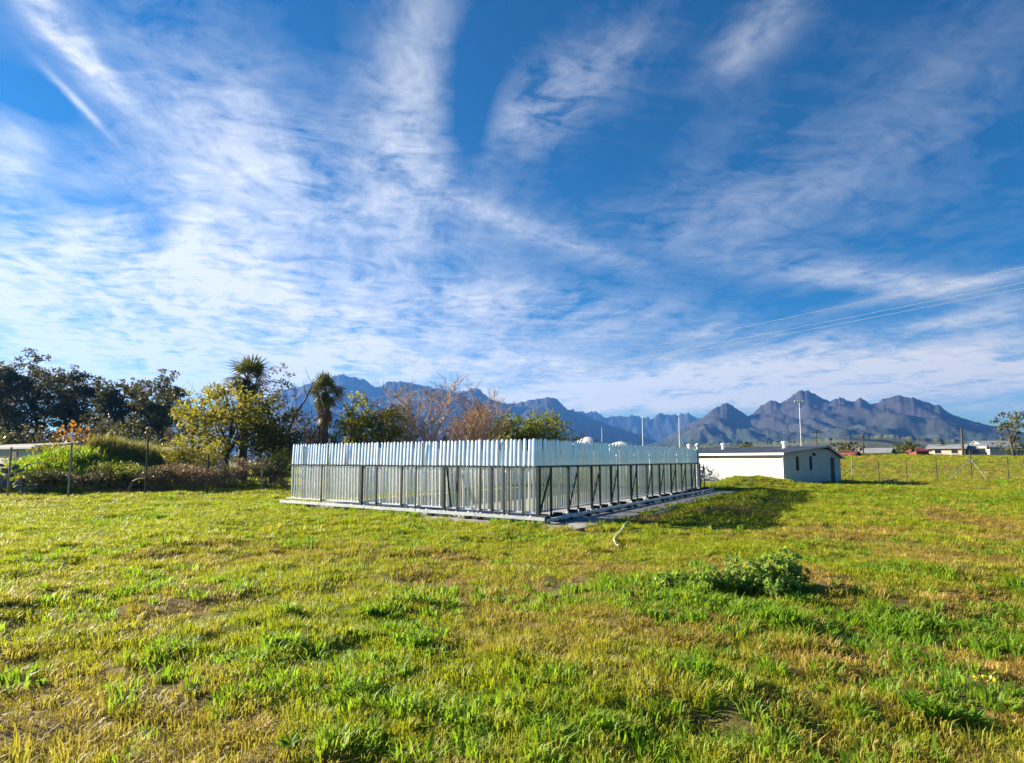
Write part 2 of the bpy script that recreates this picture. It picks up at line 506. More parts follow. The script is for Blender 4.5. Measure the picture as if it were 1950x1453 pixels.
M['stone'] = solid('rubble_stone', (0.23, 0.215, 0.20), (0.11, 0.10, 0.095), 0.9, scale=3, bump=0.5, bscale=15)
M['hose'] = solid('white_hose', (0.80, 0.78, 0.72), (0.66, 0.64, 0.58), 0.5)
M['canvas'] = solid('tent_canvas', (0.62, 0.61, 0.60), (0.54, 0.53, 0.52), 0.7, scale=0.5)
mg, tg, bgm = new_mat('window_glass')
bgm.inputs['Base Color'].default_value = (0.02, 0.025, 0.03, 1)
bgm.inputs['Roughness'].default_value = 0.08
M['glass'] = mg
M['rockl'] = rock_mat('mountain_rock_near', (0.050, 0.043, 0.043), (0.022, 0.023, 0.027), (0.018, 0.028, 0.015), 95, 140)
M['rockf'] = rock_mat('mountain_rock_far', (0.042, 0.040, 0.042), (0.024, 0.025, 0.028), (0.014, 0.019, 0.016), 90, 200)
M['foot'] = rock_mat('foothill_scrub', (0.036, 0.042, 0.026), (0.060, 0.062, 0.036), (0.050, 0.054, 0.026), 55, 70)


# ------------------------------------------------------------------ object helpers
def tag(o, label=None, cat=None, group=None, kind=None):
    for k, v in (('label', label), ('category', cat), ('group', group), ('kind', kind)):
        if v:
            o[k] = v
    return o


def empty(name, loc, label, cat, group=None):
    o = bpy.data.objects.new(name, None)
    o.empty_display_size = 0.3
    col.objects.link(o)
    o.location = loc
    return tag(o, label, cat, group)


def root_loc(p):
    v = Vector((0, 0, 0))
    while p is not None:
        v += p.location
        p = p.parent
    return v


class MB:
    """collects shapes given in world coordinates and links them as one mesh object"""

    def __init__(self):
        self.v, self.f = [], []

    def add(self, vs, fs):
        k = len(self.v)
        self.v += [tuple(p) for p in vs]
        self.f += [tuple(i + k for i in q) for q in fs]
        return self

    def box(self, c, s, ax=(1, 0), z=None):
        """c centre, s full sizes, ax = direction of the local x axis on the ground"""
        a = Vector((ax[0], ax[1], 0)).normalized()
        b = Vector((-a.y, a.x, 0))
        u = Vector((0, 0, 1))
        c = Vector(c)
        vs = [c + a * (i * s[0] / 2) + b * (j * s[1] / 2) + u * (k * s[2] / 2) for i in (-1, 1) for j in (-1, 1) for k in (-1, 1)]
        return self.add(vs, [(0, 1, 3, 2), (4, 6, 7, 5), (0, 4, 5, 1), (2, 3, 7, 6), (0, 2, 6, 4), (1, 5, 7, 3)])

    def bar(self, p, q, w, h=None):
        """square bar from p to q"""
        p, q = Vector(p), Vector(q)
        h = h or w
        d = (q - p).normalized()
        up = Vector((0, 0, 1)) if abs(d.z) < 0.95 else Vector((1, 0, 0))
        a = d.cross(up).normalized()
        b = a.cross(d).normalized()
        vs = [e + a * (i * w / 2) + b * (j * h / 2) for e in (p, q) for i, j in ((-1, -1), (1, -1), (1, 1), (-1, 1))]
        return self.add(vs, [(0, 3, 2, 1), (4, 5, 6, 7), (0, 1, 5, 4), (1, 2, 6, 5), (2, 3, 7, 6), (3, 0, 4, 7)])

    def tube(self, pts, rad, n=6, cap=True):
        pts = [Vector(p) for p in pts]
        rad = rad if hasattr(rad, '__len__') else [rad] * len(pts)
        vs, fs = [], []
        ref = None
        for i, p in enumerate(pts):
            d = (pts[min(i + 1, len(pts) - 1)] - pts[max(i - 1, 0)])
            d = d.normalized() if d.length > 1e-9 else Vector((0, 0, 1))
            if ref is None:
                ref = Vector((1, 0, 0)) if abs(d.x) < 0.9 else Vector((0, 1, 0))
            a = (ref - d * ref.dot(d)).normalized()
            ref = a
            b = d.cross(a)
            vs += [p + (a * math.cos(t) + b * math.sin(t)) * rad[i] for t in [2 * math.pi * k / n for k in range(n)]]
        for i in range(len(pts) - 1):
            for k in range(n):
                fs.append((i * n + k, i * n + (k + 1) % n, (i + 1) * n + (k + 1) % n, (i + 1) * n + k))
        if cap:
            fs.append(tuple(range(n - 1, -1, -1)))
            fs.append(tuple((len(pts) - 1) * n + k for k in range(n)))
        return self.add(vs, fs)

    def quad(self, *p):
        return self.add(p, [tuple(range(len(p)))])

    def build(self, name, mat, parent=None, smooth=False, loc=None):
        o_ = root_loc(parent) if loc is None else Vector(loc)
        arr = np.array(self.v, dtype=np.float64).reshape(-1, 3) - np.array(o_)
        me = bpy.data.meshes.new(name)
        me.from_pydata(arr.tolist(), [], self.f)
        return link_mesh(name, me, mat, parent, smooth, loc)


def link_mesh(name, me, mat, parent=None, smooth=False, loc=None):
    if mat is not None and not me.materials:
        me.materials.append(mat)
    if smooth:
        me.polygons.foreach_set('use_smooth', [True] * len(me.polygons))
    o = bpy.data.objects.new(name, me)
    col.objects.link(o)
    if parent is not None:
        o.parent = parent
    if loc is not None:
        o.location = loc
    return o


def place(name, me, parent, pos, rotz=0.0, scale=(1, 1, 1), tilt=(0, 0)):
    """one more object sharing a mesh; pos in world coordinates"""
    o = bpy.data.objects.new(name, me)
    col.objects.link(o)
    o.parent = parent
    o.location = Vector(pos) - root_loc(parent)
    o.rotation_euler = (tilt[0], tilt[1], rotz)
    o.scale = scale
    return o


def np_mesh(name, verts, quads=None, tris=None):
    me = bpy.data.meshes.new(name)
    verts = np.asarray(verts, np.float32)
    parts, sizes = [], []
    if quads is not None and len(quads):
        parts.append(np.asarray(quads, np.int32).ravel())
        sizes.append(np.full(len(quads), 4, np.int32))
    if tris is not None and len(tris):
        parts.append(np.asarray(tris, np.int32).ravel())
        sizes.append(np.full(len(tris), 3, np.int32))
    li, sz = np.concatenate(parts), np.concatenate(sizes)
    me.vertices.add(len(verts))
    me.vertices.foreach_set('co', verts.ravel())
    me.loops.add(len(li))
    me.loops.foreach_set('vertex_index', li)
    me.polygons.add(len(sz))
    me.polygons.foreach_set('loop_start', np.concatenate([[0], np.cumsum(sz)[:-1]]).astype(np.int32))
    me.polygons.foreach_set('loop_total', sz)
    me.update(calc_edges=True)
    return me


def leaf_cloud(rng, centres, radii, per, size, flat=0.7, droop=0.0, long=1.6, shell=0.5):
    """leaf-sized diamonds spread through clumps; returns verts, quads"""
    P = []
    for c, r in zip(centres, radii):
        n = max(4, int(per * (r ** 2)))
        d = rng.normal(size=(n, 3))
        d /= np.linalg.norm(d, axis=1)[:, None] + 1e-9
        rad = r * (shell + (1 - shell) * rng.random(n) ** 0.5)[:, None] * (0.75 + 0.5 * rng.random((n, 1)))
        q = d * rad
        q[:, 2] *= flat
        P.append(np.asarray(c) + q)
    P = np.concatenate(P)
    n = len(P)
    a = rng.normal(size=(n, 3))
    a[:, 2] -= droop
    a /= np.linalg.norm(a, axis=1)[:, None]
    b = np.cross(a, rng.normal(size=(n, 3)))
    b /= np.linalg.norm(b, axis=1)[:, None] + 1e-9
    s = size * (0.6 + 0.8 * rng.random((n, 1)))
    vs = np.empty((n, 4, 3))
    vs[:, 0] = P - a * s * long * 0.5
    vs[:, 1] = P + b * s * 0.42
    vs[:, 2] = P + a * s * long * 0.5
    vs[:, 3] = P - b * s * 0.42
    return vs.reshape(-1, 3), np.arange(n * 4).reshape(-1, 4)


# ------------------------------------------------------------------ the ground: one sheet out to the mountains
def make_ground():
    rad = np.concatenate([[0.0], np.geomspace(0.8, 150, 250), np.geomspace(160, 5600, 60)])
    ang = np.concatenate([np.linspace(R(30), R(150), 420, endpoint=False), np.linspace(R(150), R(390), 120, endpoint=False)])
    A, Rr = np.meshgrid(ang, rad)
    x, y = Rr * np.cos(A), Rr * np.sin(A)
    z = zg(x, y)
    nr, na = x.shape
    idx = np.arange(nr * na).reshape(nr, na)
    i0, i1 = idx[:-1], idx[1:]
    q = np.stack([i0, i1, np.roll(i1, -1, 1), np.roll(i0, -1, 1)], -1).reshape(-1, 4)
    v = np.stack([x, y, z], -1).reshape(-1, 3)
    me = np_mesh('ground', v, q)
    at_ = me.attributes.new('dry', 'FLOAT', 'POINT')
    at_.data.foreach_set('value', dryness(v[:, 0], v[:, 1]).astype(np.float32))
    o = link_mesh('ground', me, M['ground'], smooth=True)
    tag(o, kind='structure')


make_ground()

# ------------------------------------------------------------------ mountains
RIDGE_L = [(-300, 850), (0, 835), (200, 812), (330, 790), (420, 768), (470, 764), (520, 752), (540, 743), (575, 736), (600, 730), (628, 721),
           (645, 716), (655, 713), (668, 719), (690, 722), (702, 728), (714, 737), (722, 736), (735, 730), (760, 728), (790, 732), (830, 741),
           (862, 746), (885, 746), (898, 741), (908, 739), (918, 746), (929, 758), (945, 764), (957, 767), (982, 770), (1007, 762), (1032, 761),
           (1051, 757), (1060, 761), (1068, 767), (1081, 780), (1109, 790), (1150, 806), (1220, 830), (1300, 856)]
RIDGE_M = [(960, 800), (1040, 788), (1085, 782), (1109, 784), (1137, 788), (1151, 794), (1170, 792), (1192, 794), (1207, 791), (1220, 793), (1242, 797),
           (1250, 789), (1256, 785), (1270, 790), (1289, 792), (1300, 790), (1314, 788), (1336, 796), (1360, 800), (1420, 815), (1500, 850)]
RIDGE_R = [(1200, 858), (1260, 838), (1300, 815), (1337, 796), (1355, 781), (1372, 772), (1384, 769), (1398, 775), (1414, 787), (1421, 791), (1433, 790),
           (1441, 780), (1449, 772), (1463, 766), (1477, 763), (1487, 767), (1503, 756), (1512, 749), (1521, 744), (1536, 744), (1546, 748), (1555, 751), (1569, 763),
           (1581, 766), (1592, 762), (1606, 757), (1616, 762), (1622, 766), (1627, 764), (1633, 759), (1639, 756), (1651, 764), (1661, 771),
           (1668, 766), (1677, 763), (1690, 759), (1706, 756), (1725, 757), (1740, 759), (1761, 767), (1778, 770), (1790, 773), (1797, 779), (1805, 787),
           (1833, 797), (1869, 807), (1905, 815), (1960, 826), (2100, 845), (2300, 862)]
RIDGE_F = [(1120, 868), (1220, 854), (1330, 846), (1430, 842), (1520, 838), (1600, 832), (1680, 828), (1760, 833), (1850, 840), (1960, 846), (2150, 858), (2300, 866)]


def make_mountain(name, ridge, dist, front, back, mat, seed, rough, jag):
    az, el = [], []
    for px, py in ridge:
        d = ray(px, py)
        az.append(math.atan2(d.x, d.y))
        el.append(d.z / math.hypot(d.x, d.y))
    az, el = np.array(az), np.array(el)
    n = int((az[-1] - az[0]) / R(0.075))
    A = np.linspace(az[0], az[-1], n)
    E = np.interp(A, az, el)
    deg = np.degrees(A)
    E = E + jag * E * ((fbm(deg * 3.2, deg * 0, seed, 4, 0.6) - 0.5)) * np.minimum(1, (E / 0.02))
    D = dist * (1 + 0.10 * (fbm(deg * 0.12, deg * 0, seed + 9, 2) - 0.5))
    H = np.maximum(E, 0.0008) * D
    T = np.concatenate([np.linspace(0, 1, 64), np.linspace(1.04, 1.6, 14)])
    tt, aa = np.meshgrid(T, np.arange(n), indexing='ij')
    def smooth(h, width):
        k = max(1, int(width / 0.075))
        g = np.exp(-0.5 * (np.arange(-3 * k, 3 * k + 1) / k) ** 2)
        return np.convolve(np.pad(h, 3 * k, mode='edge'), g / g.sum(), 'valid')
    H1, H2 = smooth(H, 0.7), smooth(H, 2.6)
    wa = sstep(0.80, 1.0, tt) * (tt <= 1) + (tt > 1) * np.exp(-(tt - 1) * 12)
    wb = sstep(0.25, 0.85, tt)
    sh = ((fbm(deg[aa] * 0.8, tt * 4, seed + 13, 3) - 0.5) * 22 * (1 - wa)).astype(int)
    ai = np.clip(aa + sh, 0, n - 1)
    HH, DD, dg = H[aa] * wa + (1 - wa) * (H1[ai] * wb + H2[ai] * (1 - wb)), D[aa], deg[aa]
    prof = np.where(tt <= 1, 0.42 * tt + 0.58 * tt ** 2.6, np.maximum(0, 1 - (tt - 1) / 0.6) ** 1.2)
    r0 = np.where(tt <= 1, DD - front * (1 - tt), DD + back * (tt - 1) / 0.6)
    gx, gy = r0 * np.sin(A[aa]) / dist * 9.0, r0 * np.cos(A[aa]) / dist * 5.0
    wx = 0.9 * (fbm(gx * 0.7, gy * 0.7, seed + 3, 3) - 0.5)
    rid = 1 - np.abs(2 * fbm(gx + wx, gy + wx, seed + 5, 5, 0.5) - 1)
    rid2 = 1 - np.abs(2 * fbm(gx * 3.3 + wx * 4, gy * 2.2, seed + 7, 4, 0.55) - 1)
    env = np.clip(tt, 0, 1) * np.clip(1.03 - tt, 0, 1) * 4
    env = np.where(tt > 1, 0.0, env)
    hz = HH * prof + HH * rough * env * ((rid - 0.72) * 1.0 + (rid2 - 0.72) * 0.55)
    rr = np.where(tt <= 1, DD - front * (1 - tt), DD + back * (tt - 1) / 0.6)
    x, y = rr * np.sin(A[aa]), rr * np.cos(A[aa])
    z = hz + EYE * np.clip(tt * 3, 0, 1) - 6.0 * (tt < 0.001) - 6.0 * (tt > 1.59)
    nt = len(T)
    idx = np.arange(nt * n).reshape(nt, n)
    q = np.stack([idx[:-1, :-1], idx[:-1, 1:], idx[1:, 1:], idx[1:, :-1]], -1).reshape(-1, 4)
    o = link_mesh(name, np_mesh(name, np.stack([x, y, z], -1).reshape(-1, 3), q), mat, smooth=True)
    return tag(o, kind='structure')


make_mountain('mountain_range', RIDGE_L, 3500, 1500, 700, M['rockf'], 101, 0.30, 0.05)
make_mountain('mountain_range', RIDGE_M, 4800, 900, 600, M['rockf'], 131, 0.30, 0.14)
make_mountain('mountain_range', RIDGE_R, 3100, 1500, 700, M['rockl'], 161, 0.42, 0.08)
make_mountain('foothills', RIDGE_F, 1500, 700, 500, M['foot'], 191, 0.25, 0.15)

# ------------------------------------------------------------------ concrete slab under the enclosure
def P2(a, b, z=0.0):
    p = CB + U * a + V * b
    return Vector((p[0], p[1], z))


def s_hit(px, o2, d2):
    """distance along the ground line o2 + s*d2 where the view plane through photo column px crosses it"""
    k = (px - CX) / FPX
    k = xat(px, 20.0) / 20.0
    return (k * o2[1] - o2[0]) / (d2[0] - k * d2[1])


sl = MB()
sa, sb = -1.1, -0.45
c4 = [P2(sa, sb), P2(LU - 0.15, sb + 0.66), P2(LU - 0.15, LV + 0.7), P2(sa, LV + 0.7)]
sl.add([p + Vector((0, 0, -0.15)) for p in c4] + [p + Vector((0, 0, 0.05)) for p in c4],
       [(4, 5, 6, 7), (0, 1, 5, 4), (1, 2, 6, 5), (2, 3, 7, 6), (3, 0, 4, 7)])
tag(sl.build('concrete_slab', M['concrete']), kind='structure')

# ------------------------------------------------------------------ the slatted enclosure
rnd = random.Random(5)
TOP, RAILZ, FLOOR = 2.28, 1.50, 0.05
enc = empty('slatted_enclosure', P2(0, 0, FLOOR), 'long enclosure of upright galvanised slats with dark braced posts on a slab', 'enclosure')
PITCH_S, SLW = 0.155, 0.122


def slat_mesh(seed):
    """one tall pressed-metal slat: shallow tray profile, rounded tip"""
    r = random.Random(seed)
    w, d, t = SLW / 2, 0.014, 0.004
    prof = [(-w, 0.012), (-w * 0.86, 0), (-w * 0.55, -d * 0.75), (-w * 0.2, -d), (w * 0.2, -d), (w * 0.55, -d * 0.75), (w * 0.86, 0), (w, 0.012)]
    n = len(prof)
    z0, z1 = 0.20, TOP - FLOOR + r.uniform(-0.012, 0.012)
    tips = [z1 - 0.075 * (abs(x) / w) ** 2.2 for x, _ in prof]
    v = []
    for dy in (0, t):
        v += [(x * 0.74, y + dy, z0) for x, y in prof]
        v += [(x * 0.76, y + dy, RAILZ - FLOOR - 0.06) for x, y in prof]
        v += [(x * 1.08, y + dy, RAILZ - FLOOR + 0.02) for x, y in prof]
        v += [(x * 1.08, y + dy + 0.03 * (z - RAILZ + FLOOR) / 0.78, z) for (x, y), z in zip(prof, tips)]
    f = []
    for i in range(n - 1):
        for k in (0, n, 2 * n):
            f.append((k + i, k + i + 1, k + n + i + 1, k + n + i))
            f.append((4 * n + k + i + 1, 4 * n + k + i, 5 * n + k + i, 5 * n + k + i + 1))
        f.append((3 * n + i, 3 * n + i + 1, 7 * n + i + 1, 7 * n + i))
    me = bpy.data.meshes.new('slat')
    me.from_pydata(v, [], f)
    me.materials.append(M['slat'])
    return me


slats = [slat_mesh(i) for i in range(5)]
mbk = MB().box((0, 0, 0), (0.075, 0.05, 0.05))
clip_me = bpy.data.meshes.new('clip')
clip_me.from_pydata(mbk.v, [], mbk.f)
clip_me.materials.append(M['steel'])


def cap_mesh():
    m = MB()
    m.tube([(0, 0, 0.0), (0, 0, 0.07), (0, 0, 0.10), (0, 0, 0.115)], [0.052, 0.052, 0.038, 0.010], 8)
    me = bpy.data.meshes.new('slat_foot')
    me.from_pydata(m.v, [], m.f)
    me.materials.append(M['cap'])
    return me


foot_me = cap_mesh()
rotU = math.atan2(U[1], U[0]) + math.pi       # slat x axis along the left face, tray bulging outwards
rotV = math.atan2(V[1], V[0])
AEND = s_hit(550, CB + V * INSET, U)
nU, nV = int((AEND - INSET) / PITCH_S), int((LV - INSET) / PITCH_S)
for i in range(nU):
    a = INSET + 0.06 + i * PITCH_S
    lean = (rnd.gauss(0, 0.005), rnd.gauss(0, 0.0045))
    place('slat', slats[i % 5], enc, P2(a, INSET, FLOOR), rotU + rnd.gauss(0, 0.05), tilt=lean)
    place('clip', clip_me, enc, P2(a + PITCH_S / 2, INSET - 0.045, RAILZ + rnd.uniform(-.008, .008)), rotU)
    place('slat_foot', foot_me, enc, P2(a, INSET - 0.16, FLOOR), 0, (1, 1, rnd.uniform(0.7, 1.3)))
    if i % 2:
        place('slat_foot', foot_me, enc, P2(a + rnd.uniform(-.05, .05), INSET - 0.40, FLOOR), 0, (1, 1, rnd.uniform(0.9, 1.7)))
for i in range(nV):
    b = INSET + 0.10 + i * PITCH_S
    lean = (rnd.gauss(0, 0.005), rnd.gauss(0, 0.0045))
    place('slat', slats[(i * 2 + 1) % 5], enc, P2(INSET, b, FLOOR), rotV + rnd.gauss(0, 0.03), tilt=lean)
    place('slat_foot', foot_me, enc, P2(INSET - 0.16, b, FLOOR), 0, (1, 1, rnd.uniform(0.7, 1.3)))
    if i % 2 == 0:
        place('slat_foot', foot_me, enc, P2(INSET - 0.40, b + 0.05, FLOOR), 0, (1, 1, rnd.uniform(0.5, 1.0)))

# far walls of the same slats, mostly hidden: one joined part
bm_ = MB()
for i in range(int((LV - INSET) / PITCH_S)):
    p = P2(LU - 0.35, INSET + i * PITCH_S, 1.16 + FLOOR)
    bm_.box(p, (SLW, 0.012, TOP - FLOOR - 0.22), V)
for i in range(int((LU - 2 * INSET) / PITCH_S)):
    p = P2(INSET + i * PITCH_S, LV - 0.1, 1.16 + FLOOR)
    bm_.box(p, (SLW, 0.012, TOP - FLOOR - 0.22), U)
tag(bm_.build('rear_slats', M['slat'], enc), kind='stuff')

# rails
MB().bar(P2(INSET, INSET + 0.035, RAILZ), P2(AEND, INSET + 0.035, RAILZ), 0.03, 0.06).build('middle_rail', M['steel'], enc)
MB().bar(P2(INSET - 0.045, INSET - 0.05, RAILZ), P2(INSET - 0.045, LV, RAILZ), 0.04, 0.055).build('middle_rail', M['steel'], enc)
MB().bar(P2(INSET, INSET - 0.05, FLOOR + 0.21), P2(AEND, INSET - 0.05, FLOOR + 0.21), 0.03, 0.045).build('lower_rail', M['rail'], enc)
MB().bar(P2(INSET - 0.05, INSET, FLOOR + 0.21), P2(INSET - 0.05, LV, FLOOR + 0.21), 0.03, 0.045).build('lower_rail', M['rail'], enc)
# base frame beams, in lengths with small joints, carried a hand above the slab
nb = 5
for k in range(nb):
    a0, a1 = LU * k / nb + 0.012, LU * (k + 1) / nb - 0.012
    dz = rnd.uniform(-0.008, 0.008)
    MB().bar(P2(a0, 0.0, FLOOR + 0.135 + dz), P2(a1, 0.0, FLOOR + 0.135 + dz), 0.07, 0.085).build('base_beam', M['rail'], enc)
for k in range(8):
    b0, b1 = LV * k / 8 + 0.012, LV * (k + 1) / 8 - 0.012
    off = rnd.uniform(-0.05, 0.05)
    MB().bar(P2(0.0 + off, b0, FLOOR + 0.095), P2(0.0 + off, b1, FLOOR + 0.095), 0.075, 0.085).build('base_beam', M['rail'], enc)

# posts of the left-hand face, at the photo's uneven spacing
oU = CB + V * (INSET - 0.09)


def dark_post(a, b, w, z0=FLOOR, z1=RAILZ - 0.02):
    MB().box(P2(a, b, (z0 + z1) / 2), (w, w, z1 - z0), U).build('post', M['steel'], enc)


for px, w in ((614, .05), (690, .10), (718, .05), (766, .065), (793, .04), (846, .075), (872, .06), (915, .05), (937, .065), (960, .05), (970, .035), (996, .045)):
    a = s_hit(px, oU, U)
    dark_post(a, INSET - 0.10, w)
    MB().box(P2(a, 0.30, FLOOR + 0.045), (0.05, 0.78, 0.05), U).build('outrigger', M['steel'], enc)
    MB().box(P2(a, 0.02, FLOOR + 0.045), (0.16, 0.16, 0.088), U).build('foot_block', M['block'], enc)
for px0, px1 in ((853, 868),):
    a0, a1 = s_hit(px0, oU, U), s_hit(px1, oU, U)
    MB().bar(P2(a0, INSET - 0.14, RAILZ - 0.04), P2(a1, INSET - 0.30, FLOOR + 0.25), 0.05).build('brace', M['steel'], enc)
# dark joint strips between panel lengths above the rail
for px in (625, 660, 805):
    a = s_hit(px, CB + V * INSET, U)
    MB().box(P2(a, INSET - 0.035, (RAILZ + TOP) / 2 - 0.02), (0.026, 0.02, TOP - RAILZ - 0.06), U).build('joint_strip', M['steel'], enc)

# braced bays of the right-hand face
oV = CB + U * (INSET - 0.14)
PAIRS = [(1027, 1049), (1082, 1100), (1126, 1142), (1163, 1176), (1201, 1212), (1231, 1241), (1255, 1264), (1277, 1286), (1297, 1305), (1316, 1323), (1332, 1340)]
for p0, p1 in PAIRS:
    b0, b1 = s_hit(p0, oV, V), s_hit(p1, oV, V)
    ao = INSET - 0.14
    for b, w in ((b0, 0.062), (b1, 0.046)):
        dark_post(ao, b, w)
        MB().box(P2(0.28, b, FLOOR + 0.05), (0.80, 0.055, 0.055), U).build('outrigger', M['steel'], enc)
        MB().box(P2(ao - 0.10 + rnd.uniform(-.05, .05), b + 0.12, FLOOR + 0.085), (0.20, 0.16, 0.165), U).build('foot_block', M['block'], enc)
    MB().bar(P2(ao, b0 + 0.03, FLOOR + 0.22), P2(ao, b1 - 0.02, RAILZ - 0.16), 0.04).build('brace', M['steel'], enc)
    MB().box(P2(0.02, b0 + 0.1, FLOOR + 0.04), (0.13, 0.3, 0.075), U).build('foot_block', M['block'], enc)
dark_post(INSET - 0.2, INSET - 0.2, 0.09)
MB().box(P2(0.12, 0.10, FLOOR + 0.10), (0.26, 0.26, 0.20), U).build('foot_block', M['block'], enc)
MB().box(P2(0.72, 0.12, FLOOR + 0.07), (0.85, 0.20, 0.13), U).build('foot_block', M['block'], enc)
# end post with a ball cap
MB().tube([P2(INSET - 0.1, LV - 0.5, FLOOR), P2(INSET - 0.1, LV - 0.5, 2.36)], 0.06, 8).build('end_post', M['cap'], enc)
MB().tube([P2(INSET - 0.1, LV - 0.5, z) for z in (2.36, 2.40, 2.46, 2.52, 2.55)], [0.06, 0.12, 0.14, 0.10, 0.02], 10).build('post_cap', M['cap'], enc)

# ------------------------------------------------------------------ white outbuilding with a grey sheet roof
G0 = np.array([18.5, 40.0])
GE, GL = np.array([0.866, 0.5]), np.array([-0.5, 0.866])
GW, GLEN = 6.7, 17.0
TPK = 4.95
ZE, ZP, ZR = 2.14, 2.64, 1.86


def PB(t, l, z):
    p = G0 + GE * t + GL * l
    return Vector((p[0], p[1], z))


bld = empty('outbuilding', PB(0, 0, 0), 'long low white plastered outbuilding with grey sheet roof and narrow windows', 'building')
zb = -0.25
wall_t = 0.2
MB().add([PB(0, 0, zb), PB(0, 0, ZE), PB(0, GLEN, ZE), PB(0, GLEN, zb), PB(wall_t, 0, zb), PB(wall_t, 0, ZE), PB(wall_t, GLEN, ZE), PB(wall_t, GLEN, zb)],
         [(0, 1, 2, 3), (4, 7, 6, 5), (1, 5, 6, 2), (0, 4, 5, 1), (3, 2, 6, 7)]).build('long_wall', M['plaster'], bld)


# gable wall as strips between openings (windows and door are real holes)
def topz(t):
    return ZE + (ZP - ZE) * t / TPK if t < TPK else ZP + (ZR - ZP) * (t - TPK) / (GW - TPK)


def gable_piece(m, t0, t1, z0, z1=None):
    """a prism of gable wall; z1 None = up to the roof line"""
    za, zb_ = (topz(t0) - 0.012, topz(t1) - 0.012) if z1 is None else (z1, z1)
    v = [PB(t0, 0, z0), PB(t1, 0, z0), PB(t1, 0, zb_), PB(t0, 0, za), PB(t0, wall_t, z0), PB(t1, wall_t, z0), PB(t1, wall_t, zb_), PB(t0, wall_t, za)]
    m.add(v, [(0, 1, 2, 3), (5, 4, 7, 6), (4, 0, 3, 7), (1, 5, 6, 2), (3, 2, 6, 7), (4, 5, 1, 0)])


gm = MB()
W1, W2, DR = (1.42, 1.80, 0.92, 1.90), (2.95, 3.30, 0.95, 1.93), (5.42, 5.98, -0.05, 1.86)
xs = wall_t + 0.002
for (t0, t1, z0, z1) in (W1, W2, DR):
    gable_piece(gm, xs, t0, zb)
    if z0 > 0:
        gable_piece(gm, t0, t1, zb, z0)
    gable_piece(gm, t0, t1, z1)
    xs = t1
gable_piece(gm, xs, GW, zb)
gm.build('gable_wall', M['plaster'], bld)
MB().add([PB(GW, wall_t, zb), PB(GW, wall_t, ZR - .02), PB(GW, GLEN, ZR - .02), PB(GW, GLEN, zb), PB(GW - .2, wall_t, zb), PB(GW - .2, wall_t, ZR - .02), PB(GW - .2, GLEN, ZR - .02), PB(GW - .2, GLEN, zb)],
         [(3, 2, 1, 0), (5, 6, 7, 4), (1, 2, 6, 5)]).build('rear_wall', M['plaster'], bld)
for (t0, t1, z0, z1) in (W1, W2):
    wn = MB().box(PB((t0 + t1) / 2, 0.12, (z0 + z1) / 2), (t1 - t0, 0.02, z1 - z0), GE).build('window', M['glass'], bld)
    MB().box(PB((t0 + t1) / 2, -0.02, z0 - 0.03), (t1 - t0 + 0.12, 0.10, 0.05), GE).build('sill', M['whitepaint'], wn)
    fr = MB()
    for tt in (t0 + 0.02, t1 - 0.02):
        fr.box(PB(tt, 0.095, (z0 + z1) / 2), (0.04, 0.04, z1 - z0), GE)
    fr.box(PB((t0 + t1) / 2, 0.095, (z0 + z1) / 2 + 0.1), (t1 - t0 - 0.08, 0.036, 0.035), GE)
    fr.build('frame', M['doorgrey'], wn)
t0, t1, z0, z1 = DR
dr = MB().box(PB((t0 + t1) / 2, 0.10, (z0 + z1) / 2), (t1 - t0, 0.05, z1 - z0), GE).build('door', M['doorgrey'], bld)
MB().box(PB(t1 - 0.09, 0.045, 0.95), (0.03, 0.05, 0.14), GE).build('handle', M['galv'], dr)
# roof: two corrugated sheets with overhang
def corr(t0, z0, t1, z1, l0, l1, name):
    m = MB()
    n = int((l1 - l0) / 0.075)
    v, f = [], []
    for i in range(n + 1):
        l = l0 + (l1 - l0) * i / n
        dz = 0.018 if i % 2 else -0.018
        for dd in (0.0, -0.02):
            v += [PB(t0, l, z0 + dz + dd), PB(t1, l, z1 + dz + dd)]
    for i in range(n):
        a, b = 4 * i, 4 * (i + 1)
        f += [(a, a + 1, b + 1, b), (a + 2, b + 2, b + 3, a + 3), (a, b, b + 2, a + 2), (a + 1, a + 3, b + 3, b + 1)]
    f += [(0, 2, 3, 1), (4 * n, 4 * n + 1, 4 * n + 3, 4 * n + 2)]
    return m.add(v, f).build(name, M['roofgrey'], bld)


sl1 = (ZP - ZE) / TPK
rf = corr(-0.42, ZE - 0.42 * sl1 + 0.05, TPK, ZP + 0.05, -0.35, GLEN + 0.2, 'roof')
corr(TPK + 0.005, ZP + 0.045, GW + 0.25, ZR - 0.07, -0.30, GLEN + 0.2, 'roof')
MB().bar(PB(-0.40, -0.36, ZE - 0.055), PB(-0.40, GLEN, ZE - 0.055), 0.03, 0.15).build('fascia', M['whitepaint'], bld)
MB().bar(PB(-0.38, -0.33, ZE - 0.07), PB(TPK, -0.33, ZP - 0.025), 0.03, 0.07).build('barge_board', M['roofgrey'], bld)
MB().bar(PB(TPK + .02, -0.28, ZP - 0.03), PB(GW + 0.2, -0.28, ZR - 0.13), 0.03, 0.08).build('barge_board', M['whitepaint'], bld)
MB().tube([PB(-0.06, -0.05, z) for z in (0.0, ZE - 0.1)], 0.04, 6).build('downpipe', M['whitepaint'], bld)
lb = MB().box(PB(3.42, -0.07, 2.08), (0.14, 0.14, 0.16), GE).build('wall_lamp', M['doorgrey'], bld)
MB().box(PB(3.42, -0.16, 2.0), (0.09, 0.09, 0.09), GE).build('shade', M['doorgrey'], lb)
